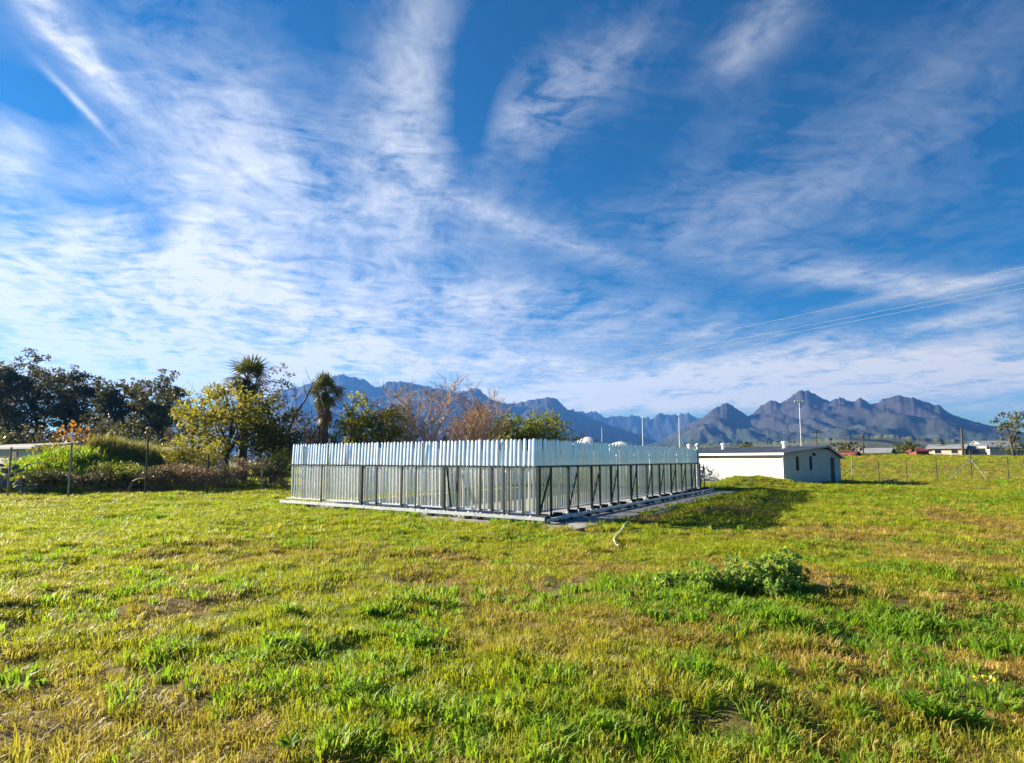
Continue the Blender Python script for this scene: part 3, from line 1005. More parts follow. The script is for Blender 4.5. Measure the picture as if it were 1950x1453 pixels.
for l_ in (2.2, 7.8, 11.5):
    base = PB(TPK - 1.6, l_, ZP - 0.10)
    vn = MB().tube([base + Vector((0, 0, z)) for z in (0, 0.36)], 0.13, 10).build('roof_vent', M['whitepaint'], bld)
    MB().tube([base + Vector((0, 0, z)) for z in (0.36, 0.39, 0.46, 0.52)], [0.14, 0.22, 0.20, 0.06], 12).build('cowl', M['whitepaint'], vn)
# path beside the long wall
pt = MB()
pt.add([PB(-2.4, 0.5, .06), PB(-0.05, 0.5, .06), PB(-0.05, 13, .06), PB(-2.4, 13, .06), PB(-2.4, 0.5, -.3), PB(-0.05, 0.5, -.3), PB(-0.05, 13, -.3), PB(-2.4, 13, -.3)],
       [(0, 1, 2, 3), (0, 4, 5, 1), (3, 7, 4, 0), (2, 6, 7, 3)])
tag(pt.build('paved_path', M['concrete']), kind='structure')


# ------------------------------------------------------------------ houses in the distance
def house(name, label, cat, px0, px1, ytop, yeave, ybase, Y, wall, roof, depth=6.0, win=0, turn=0.0):
    """front wall seen between columns px0 and px1; turn swings its right end nearer"""
    a = np.array([xat(px0, Y), Y])
    ax = np.array([math.cos(turn), -math.sin(turn)])
    k = xat(px1, 20.0) / 20.0
    L = (k * a[1] - a[0]) / (ax[0] - k * ax[1])
    nx = np.array([math.sin(turn), math.cos(turn)])
    zt, ze, zb0 = zat(ytop, Y), zat(yeave, Y), zat(ybase, Y)
    zb1 = min(zb0, float(zg(a[0], Y)), float(zg(*(a + ax * L)))) - 0.3
    h = empty(name, (a[0], Y, zb1), label, cat)

    def q(l, d, z):
        p = a + ax * l + nx * d
        return Vector((p[0], p[1], z))
    d = depth
    MB().add([q(0, 0, zb1), q(L, 0, zb1), q(L, 0, ze), q(0, 0, ze), q(0, d, zb1), q(L, d, zb1), q(L, d, ze), q(0, d, ze), q(0, d / 2, zt - .06), q(L, d / 2, zt - .06)],
             [(0, 1, 2, 3), (1, 5, 6, 9, 2), (5, 4, 7, 6), (4, 0, 3, 8, 7)]).build('wall', wall, h)
    ov = 0.35
    v = []
    for dz in (0.0, -0.12):
        v += [q(-ov, -ov, ze - .1 + dz), q(L + ov, -ov, ze - .1 + dz), q(L + ov, d / 2, zt + dz), q(-ov, d / 2, zt + dz), q(L + ov, d + ov, ze - .1 + dz), q(-ov, d + ov, ze - .1 + dz)]
    MB().add(v, [(0, 1, 2, 3), (3, 2, 4, 5), (7, 6, 9, 8), (8, 9, 11, 10), (0, 6, 7, 1), (5, 4, 10, 11), (1, 7, 8, 2), (2, 8, 10, 4), (3, 9, 6, 0), (5, 11, 9, 3)]).build('roof', roof, h)
    for k in range(win):
        l = L * (k + 0.6) / (win + 0.2)
        w = MB().box(q(l, -0.02, ze - 0.75), (0.9, 0.08, 0.7), ax).build('window', M['glass'], h)
        MB().box(q(l, -0.05, ze - 1.16), (1.1, 0.12, 0.08), ax).build('sill', M['whitepaint'], w)
    return h


house('white_house', 'white house wall with dark window at the far left behind the mound', 'house', -60, 66, 845, 852, 880, 46, M['plaster'], M['roofgrey'], 5, win=2, turn=0.55)
house('white_house', 'white low wall under thin grey roof between gum trunks and tall weeds', 'house', 258, 328, 851, 856, 880, 43, M['plaster'], M['roofgrey'], 4, turn=0.5)
house('blue_roofed_house', 'house with blue roof peeping over the slats beside the bare tree', 'house', 748, 832, 824, 838, 875, 62, M['plaster'], M['roofblue'], 8)
house('cream_house', 'long cream walled house with grey roof behind the right field', 'house', 1768, 1838, 846, 853, 872, 116, M['cream'], M['roofgrey'], 7, win=2, turn=0.75)
house('cream_house', 'short cream house between the dark pole and the carport', 'house', 1843, 1876, 845, 853, 872, 114, M['cream'], M['roofgrey'], 6, win=1, turn=0.75)
house('gabled_house', 'dark gabled roof house beside the big tree at the right edge', 'house', 1886, 1952, 838, 852, 872, 118, M['plaster'], M['roofgrey'], 9, turn=0.2)
house('low_house', 'low pinkish wall house with grey roof right of the outbuilding', 'house', 1622, 1694, 853, 861, 872, 112, M['cream'], M['roofgrey'], 6, win=2, turn=0.7)
house('red_roofed_shed', 'low shed with dark red roof just right of the outbuilding', 'shed', 1590, 1626, 859, 864, 874, 100, M['cream'], M['roofred'], 5, turn=0.7)
house('red_roofed_shed', 'small dark red shed beside the round dark tree on the field edge', 'shed', 1746, 1770, 853, 858, 872, 113, M['roofred'], M['roofred'], 4)
# carport
Yc = 112
cp = empty('carport', at(1905, 866, Yc), 'open white roofed carport in front of the dark gabled house', 'carport')
xa, xb = xat(1876, Yc), xat(1934, Yc)
zc_ = zat(851, Yc)
MB().box(((xa + xb) / 2, Yc + 2, zc_), (xb - xa, 5, 0.14)).build('roof', M['whitepaint'], cp)
for x in (xa + .15, (xa + xb) / 2, xb - .15):
    MB().box((x, Yc - .3, zc_ / 2 + 1.1), (0.14, 0.14, zc_ - 2.2 - .2)).build('post', M['galv'], cp)
MB().box(((xa + xb) / 2, Yc + 0.4, zat(866, Yc) - .3), (xb - xa - .3, 0.15, 0.8)).build('low_wall', M['cream'], cp)

# two white canvas roofs behind the slats
for (px, w, pt_, pe, Y, lab) in ((1120, 62, 832, 847, 80, 'peaked white canvas roof showing above the slats right of the green trees'),
                                 (1181, 54, 841, 850, 84, 'flatter white canvas roof to the right of the peaked one')):
    c = at(px, pe, Y)
    hw = w / FPX * Y / 2
    tn = empty('canvas_tent', (c.x, Y, 0), lab, 'tent')
    zt, ze = zat(pt_, Y), zat(pe, Y)
    m = MB()
    N = 20
    rings = [(1.0, 0.0), (0.8, 0.30), (0.55, 0.62), (0.3, 0.86), (0.08, 1.0)]
    v, f = [], []
    for (r, h) in rings:
        v += [(c.x + hw * r * math.cos(2 * math.pi * k / N) * (1 + 0.05 * (k % 2)), Y + hw * r * math.sin(2 * math.pi * k / N), ze + (zt - ze) * h) for k in range(N)]
    for j in range(len(rings) - 1):
        for k in range(N):
            f.append((j * N + k, j * N + (k + 1) % N, (j + 1) * N + (k + 1) % N, (j + 1) * N + k))
    f.append(tuple((len(rings) - 1) * N + k for k in range(N)))
    m.add(v, f).build('canopy', M['canvas'], tn)
    for k in range(4):
        a = math.pi / 4 + k * math.pi / 2
        MB().tube([(c.x + hw * .9 * math.cos(a), Y + hw * .9 * math.sin(a), 0), (c.x + hw * .9 * math.cos(a), Y + hw * .9 * math.sin(a), ze + .1)], 0.06, 6).build('pole', M['galv'], tn)


# ------------------------------------------------------------------ masts and poles
def mast(px, ytop, Y, rad, label, head, name='light_mast', mat='galv', cat='mast'):
    x = xat(px, Y)
    z0, z1 = float(zg(x, Y)) - 0.2, zat(ytop, Y, px)
    e = empty(name, (x, Y, z0), label, cat)
    MB().tube([(x, Y, z0), (x, Y, (z0 + z1) / 2), (x, Y, z1)], [rad, rad * 0.85, rad * 0.6], 8).build('pole', M[mat], e)
    if head == 'cross':
        MB().bar((x - 0.9, Y, z1 - 0.5), (x + 0.9, Y, z1 - 0.5), 0.10).build('cross_arm', M[mat], e)
        for k in (-0.7, 0, 0.7):
            MB().tube([(x + k, Y, z1 - .45), (x + k, Y, z1 - .2)], 0.06, 6).build('insulator', M['block'], e)
    elif head == 'lamp':
        MB().bar((x - 1.0, Y, z1 - 0.25), (x + 1.0, Y, z1 - 0.25), 0.10).build('cross_arm', M[mat], e)
        for k in (-0.9, -0.3, 0.3, 0.9):
            MB().box((x + k, Y - .12, z1), (0.36, 0.22, 0.3)).build('floodlight', M['galv'], e)
    elif head == 'fin':
        MB().tube([(x, Y, z1), (x, Y, z1 + .5)], [0.03, 0.01], 5).build('tip', M[mat], e)
    return e


mast(1527, 764, 125, 0.065, 'tallest pale floodlight mast, standing behind the outbuilding', 'lamp')
mast(1225, 794, 135, 0.11, 'thin pale mast, middle one of three left of the outbuilding', 'fin')
mast(1295, 795, 135, 0.11, 'thin pale mast nearest to the outbuilding roof vents', 'fin')
mast(1147, 815, 135, 0.09, 'short thin mast right behind the peaked canvas roof', 'fin')
mast(1557, 818, 108, 0.13, 'dark utility pole with crossarm just right of the tall mast', 'cross', 'utility_pole', 'pole', 'pole')
mast(1645, 827, 108, 0.13, 'dark utility pole above the grey roof between two dark trees', 'cross', 'utility_pole', 'pole', 'pole')
mast(1835, 815, 100, 0.21, 'thick plain dark utility pole in front of the cream house', 'none', 'utility_pole', 'pole', 'pole')

# ------------------------------------------------------------------ overhead line crossing the sky on the right
def oh(Y, z, side=0.0):
    return Vector((39.5 - 0.734 * (Y - 45.0) + side, Y, z))


ohl = empty('overhead_line', oh(150, 0), 'three thin pale overhead wires rising across the sky to the upper right', 'power line')
for z45, sd in ((16.4, 0.0), (15.2, 0.15), (14.65, -0.4)):
    pts = []
    for k in range(25):
        f = k / 24.0
        pts.append(oh(22 + 128 * f, z45 + 0.9 - 3.6 * f * (1 - f) * 1.2, sd))
    MB().tube(pts, 0.016, 4, cap=False).build('wire', M['galv'], ohl)
for Yp in (22, 150):
    b_ = oh(Yp, -0.3)
    MB().tube([b_, oh(Yp, 17.6)], [0.22, 0.14], 8).build('pole', M['pole'], ohl)
    for z in (17.3, 16.1, 15.55):
        MB().bar(oh(Yp, z - .05, -0.9), oh(Yp, z - .05, 0.9), 0.1).build('cross_arm', M['pole'], ohl)
# ------------------------------------------------------------------ trees
def grow(rng, base, height, lean, spread, levels, rad, first=0.35, kids=(4, 4, 3), up=0.35, wob=0.12, lens=(0.5, 0.55, 0.6)):
    """recursive limbs; returns list of (points, radii, level) and tip points"""
    limbs, tips = [], []

    def limb(p, d, length, r, lev):
        n = 6 if lev == 0 else 4
        pts, rr = [p.copy()], [r]
        for i in range(n):
            d2 = d + Vector((rng.gauss(0, wob), rng.gauss(0, wob), rng.gauss(0, wob) + up * 0.12))
            d = d2.normalized()
            p = p + d * (length / n)
            pts.append(p.copy())
            rr.append(r * (1 - 0.72 * (i + 1) / n))
        limbs.append((pts, rr, lev))
        if lev >= levels:
            tips.append(pts[-1])
            tips.append((pts[-2] + pts[-3]) / 2)
            return
        k = kids[min(lev, len(kids) - 1)]
        a0 = rng.random() * 6.28
        for j in range(k):
            t = (first if lev == 0 else 0.3) + (1 - (first if lev == 0 else 0.3)) * (j + rng.random() * 0.8) / k
            t = min(t, 0.98)
            i = min(int(t * n), n - 1)
            fr = t * n - i
            q = pts[i].lerp(pts[i + 1], fr)
            ang = a0 + j * 2.4 + rng.gauss(0, 0.3)
            side = Vector((math.cos(ang), math.sin(ang), 0))
            dd = (d * (1 - spread * 0.6) + side * spread + Vector((0, 0, up * (0.6 if lev == 0 else 0.25)))).normalized()
            limb(q, dd, length * lens[min(lev, len(lens) - 1)] * rng.uniform(0.75, 1.2), rr[i] * 0.62, lev + 1)
        tips.append(pts[-1])

    limb(Vector(base), Vector((lean[0], lean[1], 1)).normalized(), height, rad, 0)
    return limbs, tips


def trunk_mesh(limbs, mat, parent, name='trunk', sides=(7, 5, 4, 3)):
    m = MB()
    for pts, rr, lev in limbs:
        m.tube(pts, rr, sides[min(lev, len(sides) - 1)], cap=lev == 0)
    return m.build(name, mat, parent, smooth=True)


def tree(px, ytop, width, Y, label, seed, mat, name='tree', bark='bark', style='round', leafsize=0.16, per=60, low=None, zbase=None, clumps=60, cat='tree', group=None):
    """a tree whose foot stands at photo column px and depth Y; ytop and width in photo pixels give its real height and spread"""
    rng = random.Random(seed)
    nr = np.random.default_rng(seed)
    x = xat(px, Y)
    z0 = float(zg(x, Y)) - 0.05
    z1 = zat(ytop, Y, px)
    h = z1 - z0
    w = width / FPX * Y
    e = empty(name, (x, Y, z0), label, cat, group)
    lowz = (low if low is not None else 0.35)
    if style == 'gum':
        limbs, tips = grow(rng, (x, Y, z0), h * 0.82, (rng.gauss(0, .06), rng.gauss(0, .06)), 0.55, 2, h * 0.022, 0.38, (7, 4), 0.55, 0.10, (0.36, 0.5))
        C = [np.array(t) for t in tips]
        C = [c for c in C if c[2] > z0 + h * lowz * 0.7]
        extra = []
        for _ in range(clumps):
            t = nr.random() ** 0.8
            zz = z0 + h * (lowz + (0.93 - lowz) * t)
            rr = w / 2 * (0.95 - 0.62 * max(0, (t - 0.45) / 0.55) ** 1.6) * math.sqrt(nr.random())
            a = nr.random() * 6.28
            extra.append(np.array([x + rr * math.cos(a), Y + rr * math.sin(a), zz]))
        C = C + extra
        rad = [w * nr.uniform(0.065, 0.15) for _ in C]
        vs, q = leaf_cloud(nr, C, rad, per, leafsize, 0.55, 0.5, 2.0, 0.25)
    elif style == 'bare':
        limbs, tips = grow(rng, (x, Y, z0), h * 0.60, (0, 0), 0.55, 4, h * 0.026, 0.10, (10, 5, 5, 4), 0.50, 0.13, (0.74, 0.56, 0.5, 0.5))
        limbs = [(p_, [max(r_, 0.017) for r_ in r__], l_) for p_, r__, l_ in limbs]
        zm = max(q_.z for p_, _, _ in limbs for q_ in p_)
        kz = h / (zm - z0)
        xs_ = np.percentile([abs(q_.x - x) for p_, _, l_ in limbs if l_ > 1 for q_ in p_], 96)
        kx = (w / 2) / xs_
        limbs = [([Vector((x + (q_.x - x) * kx, Y + (q_.y - Y) * kx, z0 + (q_.z - z0) * kz)) for q_ in p_], r__, l_) for p_, r__, l_ in limbs]
        C = None
    else:
        limbs, tips = grow(rng, (x, Y, z0), h * 0.66, (rng.gauss(0, .1), rng.gauss(0, .1)), 0.62, 2, h * 0.03, 0.28, (6, 4), 0.4, 0.14, (0.62, 0.55))
        C = []
        for _ in range(clumps):
            d = nr.normal(size=3)
            d /= np.linalg.norm(d)
            rr = nr.random() ** 0.4
            zc0, rz = z0 + h * (1 + lowz) / 2, h * (1 - lowz) / 2
            lump = 0.82 + 0.36 * nr.random()
            c = np.array([x + d[0] * rr * w / 2 * lump, Y + d[1] * rr * w / 2 * lump, zc0 + d[2] * rr * rz * 0.94])
            C.append(c)
        k = 0.105 if style == 'sparse' else 0.16
        rad = [min(w, h) * nr.uniform(k * 0.6, k * 1.35) for _ in C]
        vs, q = leaf_cloud(nr, C, rad, per, leafsize, 0.75, 0.2, 1.6, 0.3)
    if C is not None:
        zt = np.percentile(vs[:, 2], 99.7)
        kz = h / (zt - z0)
        vs[:, 2] = z0 + (vs[:, 2] - z0) * kz
        limbs = [([Vector((q_.x, q_.y, z0 + (q_.z - z0) * kz)) for q_ in p_], r__, l_) for p_, r__, l_ in limbs]
    trunk_mesh(limbs, M[bark], e)
    if C is not None:
        vs = vs - np.array(e.location)
        o = link_mesh('crown', np_mesh('crown', vs, q), M[mat], e)
    return e


# gum trees at the far left
GUMS = [(-45, 705, 130, 70, 'gum', 'gum tree cut off by the left edge of the picture'), (18, 694, 120, 66, 'gum2', 'broad grey green gum tree second from the left edge'),
        (92, 676, 105, 72, 'gum', 'tallest gum tree with umbrella tip above the white house'), (150, 704, 120, 67, 'gum2', 'wide dark gum tree right of the tallest one'),
        (200, 722, 85, 62, 'gum', 'lower gum tree beside the gap in the tree line'), (248, 724, 85, 69, 'gum2', 'narrow dark gum tree right of the gap in the tree line'),
        (322, 706, 85, 66, 'gum', 'gum tree with tufted top left of the yellow green tree'), (288, 742, 80, 60, 'gum2', 'low dark gum tree in front of the tufted one')]
for i, (px, yt, w, Y, mt, lab) in enumerate(GUMS):
    tree(px, yt, w, Y, lab, 200 + i, mt, 'gum_tree', 'palebark' if i % 2 else 'bark', 'gum', 0.18, 95, 0.10, clumps=115, group='gum trees on the left')
# scrub in front of them
for i, (px, yt, w, Y, mt, lab) in enumerate([
        (62, 812, 95, 52, 'brownbush', 'brownish green bush in front of the leftmost gums'), (185, 786, 90, 56, 'brownbush', 'dome shaped olive bush below the gum tree gap'),
        (140, 806, 66, 46, 'orange', 'small tree with orange autumn top behind the mound'), (245, 800, 90, 54, 'dark', 'dark bush between orange tree and fence post'),
        (15, 822, 80, 50, 'dark', 'dark bush at the left picture edge beside the white house'), (318, 815, 70, 52, 'brownbush', 'brown scrub bush under the tufted gum tree')]):
    tree(px, yt, w, Y, lab, 240 + i, mt, 'bush_tree', 'bark', 'round', 0.20, 42, 0.12, clumps=60, cat='bush', group='bushes under the gum trees')
# trees behind the wire fence
tree(436, 732, 180, 37, 'spreading yellow green tree with forked dark trunk behind the fence', 301, 'olive', 'broadleaf_tree', 'bark', 'sparse', 0.13, 190, 0.24, clumps=66)
tree(372, 738, 90, 39, 'lighter yellowish tree reaching left towards the gum trees', 302, 'yellow', 'broadleaf_tree', 'bark', 'sparse', 0.14, 160, 0.30, clumps=64)
tree(512, 742, 110, 38.5, 'dense dark green tree left of the slatted enclosure', 303, 'dark', 'broadleaf_tree', 'bark', 'round', 0.14, 120, 0.12, clumps=95)
tree(522, 690, 66, 43, 'thin tall tree with sparse pinkish seed heads beside the palm', 304, 'pinkleaf', 'seed_tree', 'palebark', 'sparse', 0.11, 170, 0.48, clumps=60)
tree(676, 748, 72, 43, 'upright yellow green tree right of the second palm', 305, 'yellow', 'shrub_tree', 'bark', 'round', 0.14, 120, 0.2, clumps=70)
tree(716, 778, 96, 42, 'wide olive shrub behind the slats right of the palm', 306, 'yellow', 'shrub_tree', 'bark', 'round', 0.13, 120, 0.12, clumps=90)
tree(640, 806, 50, 41, 'low olive shrub at the foot of the second palm', 307, 'olive', 'shrub_tree', 'bark', 'round', 0.13, 120, 0.1, clumps=50)
tree(757, 770, 66, 44, 'round topped green tree next to the bare tree', 308, 'greenleaf', 'shrub_tree', 'bark', 'round', 0.13, 140, 0.15, clumps=80)
tree(970, 791, 78, 50, 'dark green round tree right of the bare trees', 309, 'greenleaf', 'green_tree', 'bark', 'round', 0.14, 130, 0.1, clumps=90)
tree(1036, 784, 108, 51, 'largest dark green tree left of the white canvas roofs', 310, 'greenleaf', 'green_tree', 'bark', 'round', 0.14, 110, 0.1, clumps=110)
tree(1086, 808, 36, 53, 'small tiered dark tree just left of the peaked canvas roof', 311, 'dark', 'green_tree', 'bark', 'round', 0.14, 110, 0.1, clumps=60)
# bare winter trees
tree(834, 700, 215, 42, 'tall bare winter tree with reddish twigs behind the slats', 320, None, 'bare_tree', 'twig', 'bare')
tree(908, 738, 120, 47, 'lower bare twiggy tree right of the tall bare one', 323, None, 'bare_tree', 'twig', 'bare')
tree(588, 765, 70, 41, 'small bare tree between dark tree and second palm', 325, None, 'bare_tree', 'deadstem', 'bare')
tree(874, 728, 120, 45, 'middle bare twiggy tree close behind the tall bare one', 327, None, 'bare_tree', 'twig', 'bare')
# trees on the right skyline
tree(1606, 840, 66, 104, 'wide brown bush behind the outbuilding roof', 330, 'brownbush', 'bush_tree', 'bark', 'round', 0.4, 12, 0.1, clumps=50, cat='bush')
tree(1726, 837, 36, 102, 'small dark rounded tree standing on the field edge', 331, 'dark', 'field_tree', 'bark', 'round', 0.34, 16, 0.1, clumps=40)
tree(1932, 783, 62, 97, 'dark tree with clumped open crown at the right edge', 332, 'dark', 'field_tree', 'bark', 'sparse', 0.32, 26, 0.45, clumps=48)
tree(1940, 820, 70, 99, 'low dark tree under the open crowned one at right edge', 333, 'dark', 'field_tree', 'bark', 'round', 0.34, 16, 0.05, clumps=44)


# ------------------------------------------------------------------ palms
def frond_mesh(seed, dry=False):
    """fan frond: stalk along +X, leaflets fanned at its end, arching down"""
    r = random.Random(seed)
    m = MB()
    L = 0.62
    arch = -0.12 if not dry else -0.05
    m.tube([(0, 0, 0), (L * .5, 0, 0.05), (L, 0, 0.02)], [0.03, 0.022, 0.015], 4)
    n = 13
    for i in range(n):
        a = (i / (n - 1) - 0.5) * 3.5
        ln = (0.98 - 0.28 * abs(a) / 1.75) * r.uniform(0.8, 1.1)
        d = Vector((math.cos(a), math.sin(a), 0))
        s = Vector((-d.y, d.x, 0)) * 0.045
        b = Vector((L, 0, 0.02))
        p1 = b + d * ln * 0.55 + Vector((0, 0, 0.02))
        p2 = b + d * ln + Vector((0, 0, arch - 0.3 * r.random() - (0.25 if dry else 0)))
        m.add([b, p1 - s, p2, p1 + s], [(0, 1, 2, 3)])
    me = bpy.data.meshes.new('frond')
    me.from_pydata(m.v, [], m.f)
    me.materials.append(M['palmdry'] if dry else M['palm'])
    return me


green_f = [frond_mesh(i) for i in range(3)]
dry_f = [frond_mesh(i + 9, True) for i in range(2)]


def palm(px, ytop, Y, crown_px, label, seed, skirt=34):
    r = random.Random(seed)
    x = xat(px, Y)
    z0 = float(zg(x, Y))
    z1 = zat(ytop, Y, px)
    reach = crown_px / 2 / FPX * Y / 1.55
    zc = z1 - reach * 1.5
    e = empty('palm_tree', (x, Y, z0), label, 'palm')
    m = MB()
    pts = [(x + 0.05 * math.sin(k * 1.3), Y, z0 + (zc - z0) * k / 14) for k in range(15)]
    m.tube(pts, [0.30 + (0.05 if k % 2 else 0) for k in range(15)], 9)
    m.build('trunk', M['bark'], e)
    for k in range(46):
        el = R(r.uniform(-60, 82))
        az = k * 2.399 + r.gauss(0, .2)
        o = place('frond', green_f[k % 3], e, (x, Y, zc + 0.12 * math.sin(el)), 0, (reach * r.uniform(.75, 1.25),) * 3)
        o.rotation_euler = (r.gauss(0, .9), -el, az)
    for k in range(skirt):
        el = R(r.uniform(-82, -48))
        o = place('dry_frond', dry_f[k % 2], e, (x, Y, zc - r.uniform(0.1, 1.9) * reach), 0, (reach * r.uniform(.55, .95),) * 3)
        o.rotation_euler = (r.gauss(0, .4), -el, k * 2.399)
    return e


palm(463, 678, 44, 96, 'tall palm with ragged crown rising above the yellow green tree', 1)
palm(616, 712, 46, 76, 'palm with shaggy trunk standing alone just left of the shrubs', 2)


# ------------------------------------------------------------------ left: mound growth, dry scrub, rubble, fence
def dry_shrub(px, Y, hpx, wpx, label, seed, mat='deadstem', leafy=None):
    """many-stemmed scrub: stems from one foot, sparse leaves"""
    rng = random.Random(seed)
    nr = np.random.default_rng(seed)
    x = xat(px, Y)
    z0 = float(zg(x, Y)) - 0.05
    h, w = hpx / FPX * Y, wpx / FPX * Y
    e = empty('dry_shrub', (x, Y, z0), label, 'shrub', 'scrub behind the wire fence')
    m = MB()
    tips = []
    for k in range(46):
        a, s = rng.random() * 6.28, rng.random() ** 0.6
        b = Vector((x + w * .28 * s * math.cos(a), Y + w * .28 * s * math.sin(a), z0))
        t = b + Vector((w * .35 * s * math.cos(a) + rng.gauss(0, w * .08), w * .35 * s * math.sin(a) + rng.gauss(0, w * .08), h * rng.uniform(.55, 1.05)))
        mid = b.lerp(t, .5) + Vector((rng.gauss(0, .06), rng.gauss(0, .06), .06))
        m.tube([b, mid, t], [.016, .011, .004], 3, cap=False)
        for j in range(4):
            q = b.lerp(t, rng.uniform(.4, .95))
            t2 = q + Vector((rng.gauss(0, .2), rng.gauss(0, .2), rng.uniform(.05, .3)))
            m.tube([q, t2], [.008, .003], 3, cap=False)
            tips.append(np.array(t2))
        tips.append(np.array(t))
    m.build('stems', M[mat], e)
    if leafy:
        vs, q = leaf_cloud(nr, tips, [0.12 + .08 * rng.random() for _ in tips], 230 if leafy == 'pinkleaf' else 330, 0.06, 0.8, 0, 1.8, 0.1)
        link_mesh('leaves', np_mesh('leaves', vs - np.array(e.location), q), M[leafy], e)
    return e


for i, (px, Y, hp, wp, lab, leafy) in enumerate([
        (305, 30.5, 40, 54, 'brown twiggy shrub just right of the dark fence post', 'brownbush'), (340, 31, 44, 60, 'pale dry shrub below the yellowish tree', 'pinkleaf'),
        (378, 30.5, 48, 54, 'dry shrub at the foot of the third fence post', 'pinkleaf'), (345, 33, 78, 46, 'tall yellow green weed shrub behind the pale dry shrub', 'yellow'),
        (388, 34, 70, 44, 'tall leafy weed shrub left of the forked trunk', 'yellow'), (425, 31.5, 40, 60, 'dry shrub in front of the forked trunk', 'pinkleaf'),
        (470, 33, 46, 64, 'straw coloured shrub under the dense dark tree', 'pinkleaf'), (515, 33, 52, 50, 'dark leafy shrub by the last fence post', 'dark'),
        (540, 34, 72, 40, 'leafy shrub touching the left end of the enclosure', 'greenleaf'), (215, 31.5, 26, 60, 'low dark green shrub on the shaded flank of the mound', 'greenleaf'),
        (172, 29.6, 28, 44, 'low brown shrub in front of the mound beside the pale post', 'brownbush'), (95, 29.4, 30, 50, 'dark low shrub between rubble and pale post', 'dark'),
        (252, 31, 34, 40, 'scrubby shrub where the mound falls to the dark post', 'greenleaf'), (60, 34, 18, 80, 'green bush on top of the mound at left', 'greenleaf'),
        (118, 34.5, 28, 70, 'bright green bush on the crest of the mound', 'yellow')]):
    dry_shrub(px, Y, hp, wp, lab, 400 + i, leafy=leafy)

# leaning dead branch
MB().tube([at(243, 932, 28.5), at(252, 915, 28.7), at(268, 897, 29.0)], [0.06, 0.05, 0.025], 6)
db = empty('dead_branch', at(243, 934, 28.5), 'grey dead branch leaning up beside the dark fence post', 'branch')
MB().tube([at(243, 935, 28.5), at(252, 917, 28.6), at(270, 896, 28.9)], [0.07, 0.05, 0.025], 6).build('limb', M['deadstem'], db)
MB().tube([at(252, 917, 28.6), at(262, 912, 28.4), at(276, 910, 28.2)], [0.04, 0.03, 0.012], 5).build('twig', M['deadstem'], db)

# rubble pile at the left edge
rub = empty('rubble_pile', at(35, 938, 28.6), 'pile of grey rubble and sticks in the shade at the left edge', 'rubble')
def stone_mesh(seed):
    r = random.Random(seed)
    import bmesh
    b = bmesh.new()
    bmesh.ops.create_icosphere(b, subdivisions=1, radius=0.5)
    for v in b.verts:
        v.co *= r.uniform(0.65, 1.15)
        v.co.z *= 0.7
    me = bpy.data.meshes.new('stone')
    b.to_mesh(me)
    b.free()
    me.materials.append(M['stone'])
    return me


stones = [stone_mesh(i) for i in range(4)]
rr_ = random.Random(8)
for k in range(46):
    px = rr_.uniform(-30, 78)
    Y = rr_.uniform(28.2, 30.2)
    x = xat(px, Y)
    hmax = 1.25 * max(0, 1 - abs(px - 22) / 70) * (0.4 + 0.6 * (Y - 28.2) / 2)
    z = float(zg(x, Y)) + hmax * rr_.random() ** .5
    s = rr_.uniform(0.18, 0.5)
    place('stone', stones[k % 4], rub, (x, Y, z + .05), rr_.random() * 6, (s, s * rr_.uniform(.7, 1.2), s * rr_.uniform(.6, 1)), (rr_.gauss(0, .4), rr_.gauss(0, .4)))
for k in range(14):
    px = rr_.uniform(-10, 80)
    Y = rr_.uniform(28, 29.6)
    p = Vector((xat(px, Y), Y, float(zg(xat(px, Y), Y)) + rr_.uniform(.4, 1.2)))
    q = p + Vector((rr_.gauss(0, .8), rr_.gauss(0, .4), rr_.uniform(-.5, .5)))
    MB().tube([p, p.lerp(q, .5) + Vector((0, 0, .08)), q], [.03, .025, .012], 5).build('stick', M['palebark'], rub)


def wire_fence(name, label, pts, hts, mats, braces, thick=0.05):
    e = empty(name, (pts[0][0], pts[0][1], float(zg(*pts[0]))), label, 'fence')
    tops = []
    for (x, y), h, mt in zip(pts, hts, mats):
        z = float(zg(x, y)) - 0.1
        MB().tube([(x, y, z), (x, y, z + h)], thick, 8).build('post', M[mt], e)
        tops.append((x, y, z + 0.1, h - 0.1))
    wm = MB()
    for (a, b) in zip(tops[:-1], tops[1:]):
        hm = min(a[3], b[3], 1.9)
        for k in range(6):
            t = 0.15 + (hm - 0.2) * k / 5
            wm.tube([(a[0], a[1], a[2] + t), ((a[0] + b[0]) / 2, (a[1] + b[1]) / 2, (a[2] + b[2]) / 2 + t - 0.03), (b[0], b[1], b[2] + t)], 0.0035, 3, cap=False)
        L = math.hypot(b[0] - a[0], b[1] - a[1])
        nn = int(L / 0.3)
        for k in range(1, nn):
            f = k / nn
            x, y, z = a[0] + (b[0] - a[0]) * f, a[1] + (b[1] - a[1]) * f, a[2] + (b[2] - a[2]) * f
            wm.tube([(x, y, z + 0.12), (x, y, z + hm - 0.06)], 0.0022, 3, cap=False)
    tag(wm.build('wire_mesh', M['wire'], e), kind='stuff')
    for i, dirs in braces.items():
        x, y, z, h = tops[i]
        for (dx, dy) in dirs:
            MB().tube([(x, y, z + h * 0.72), (x + dx, y + dy, float(zg(x + dx, y + dy)))], 0.022, 6).build('brace', M['postgrey'], e)
    return e


def on_line(px, a, b):
    k = xat(px, 20.) / 20.
    d = (b[0] - a[0], b[1] - a[1])
    s = (k * a[1] - a[0]) / (d[0] - k * d[1])
    return (a[0] + d[0] * s, a[1] + d[1] * s)


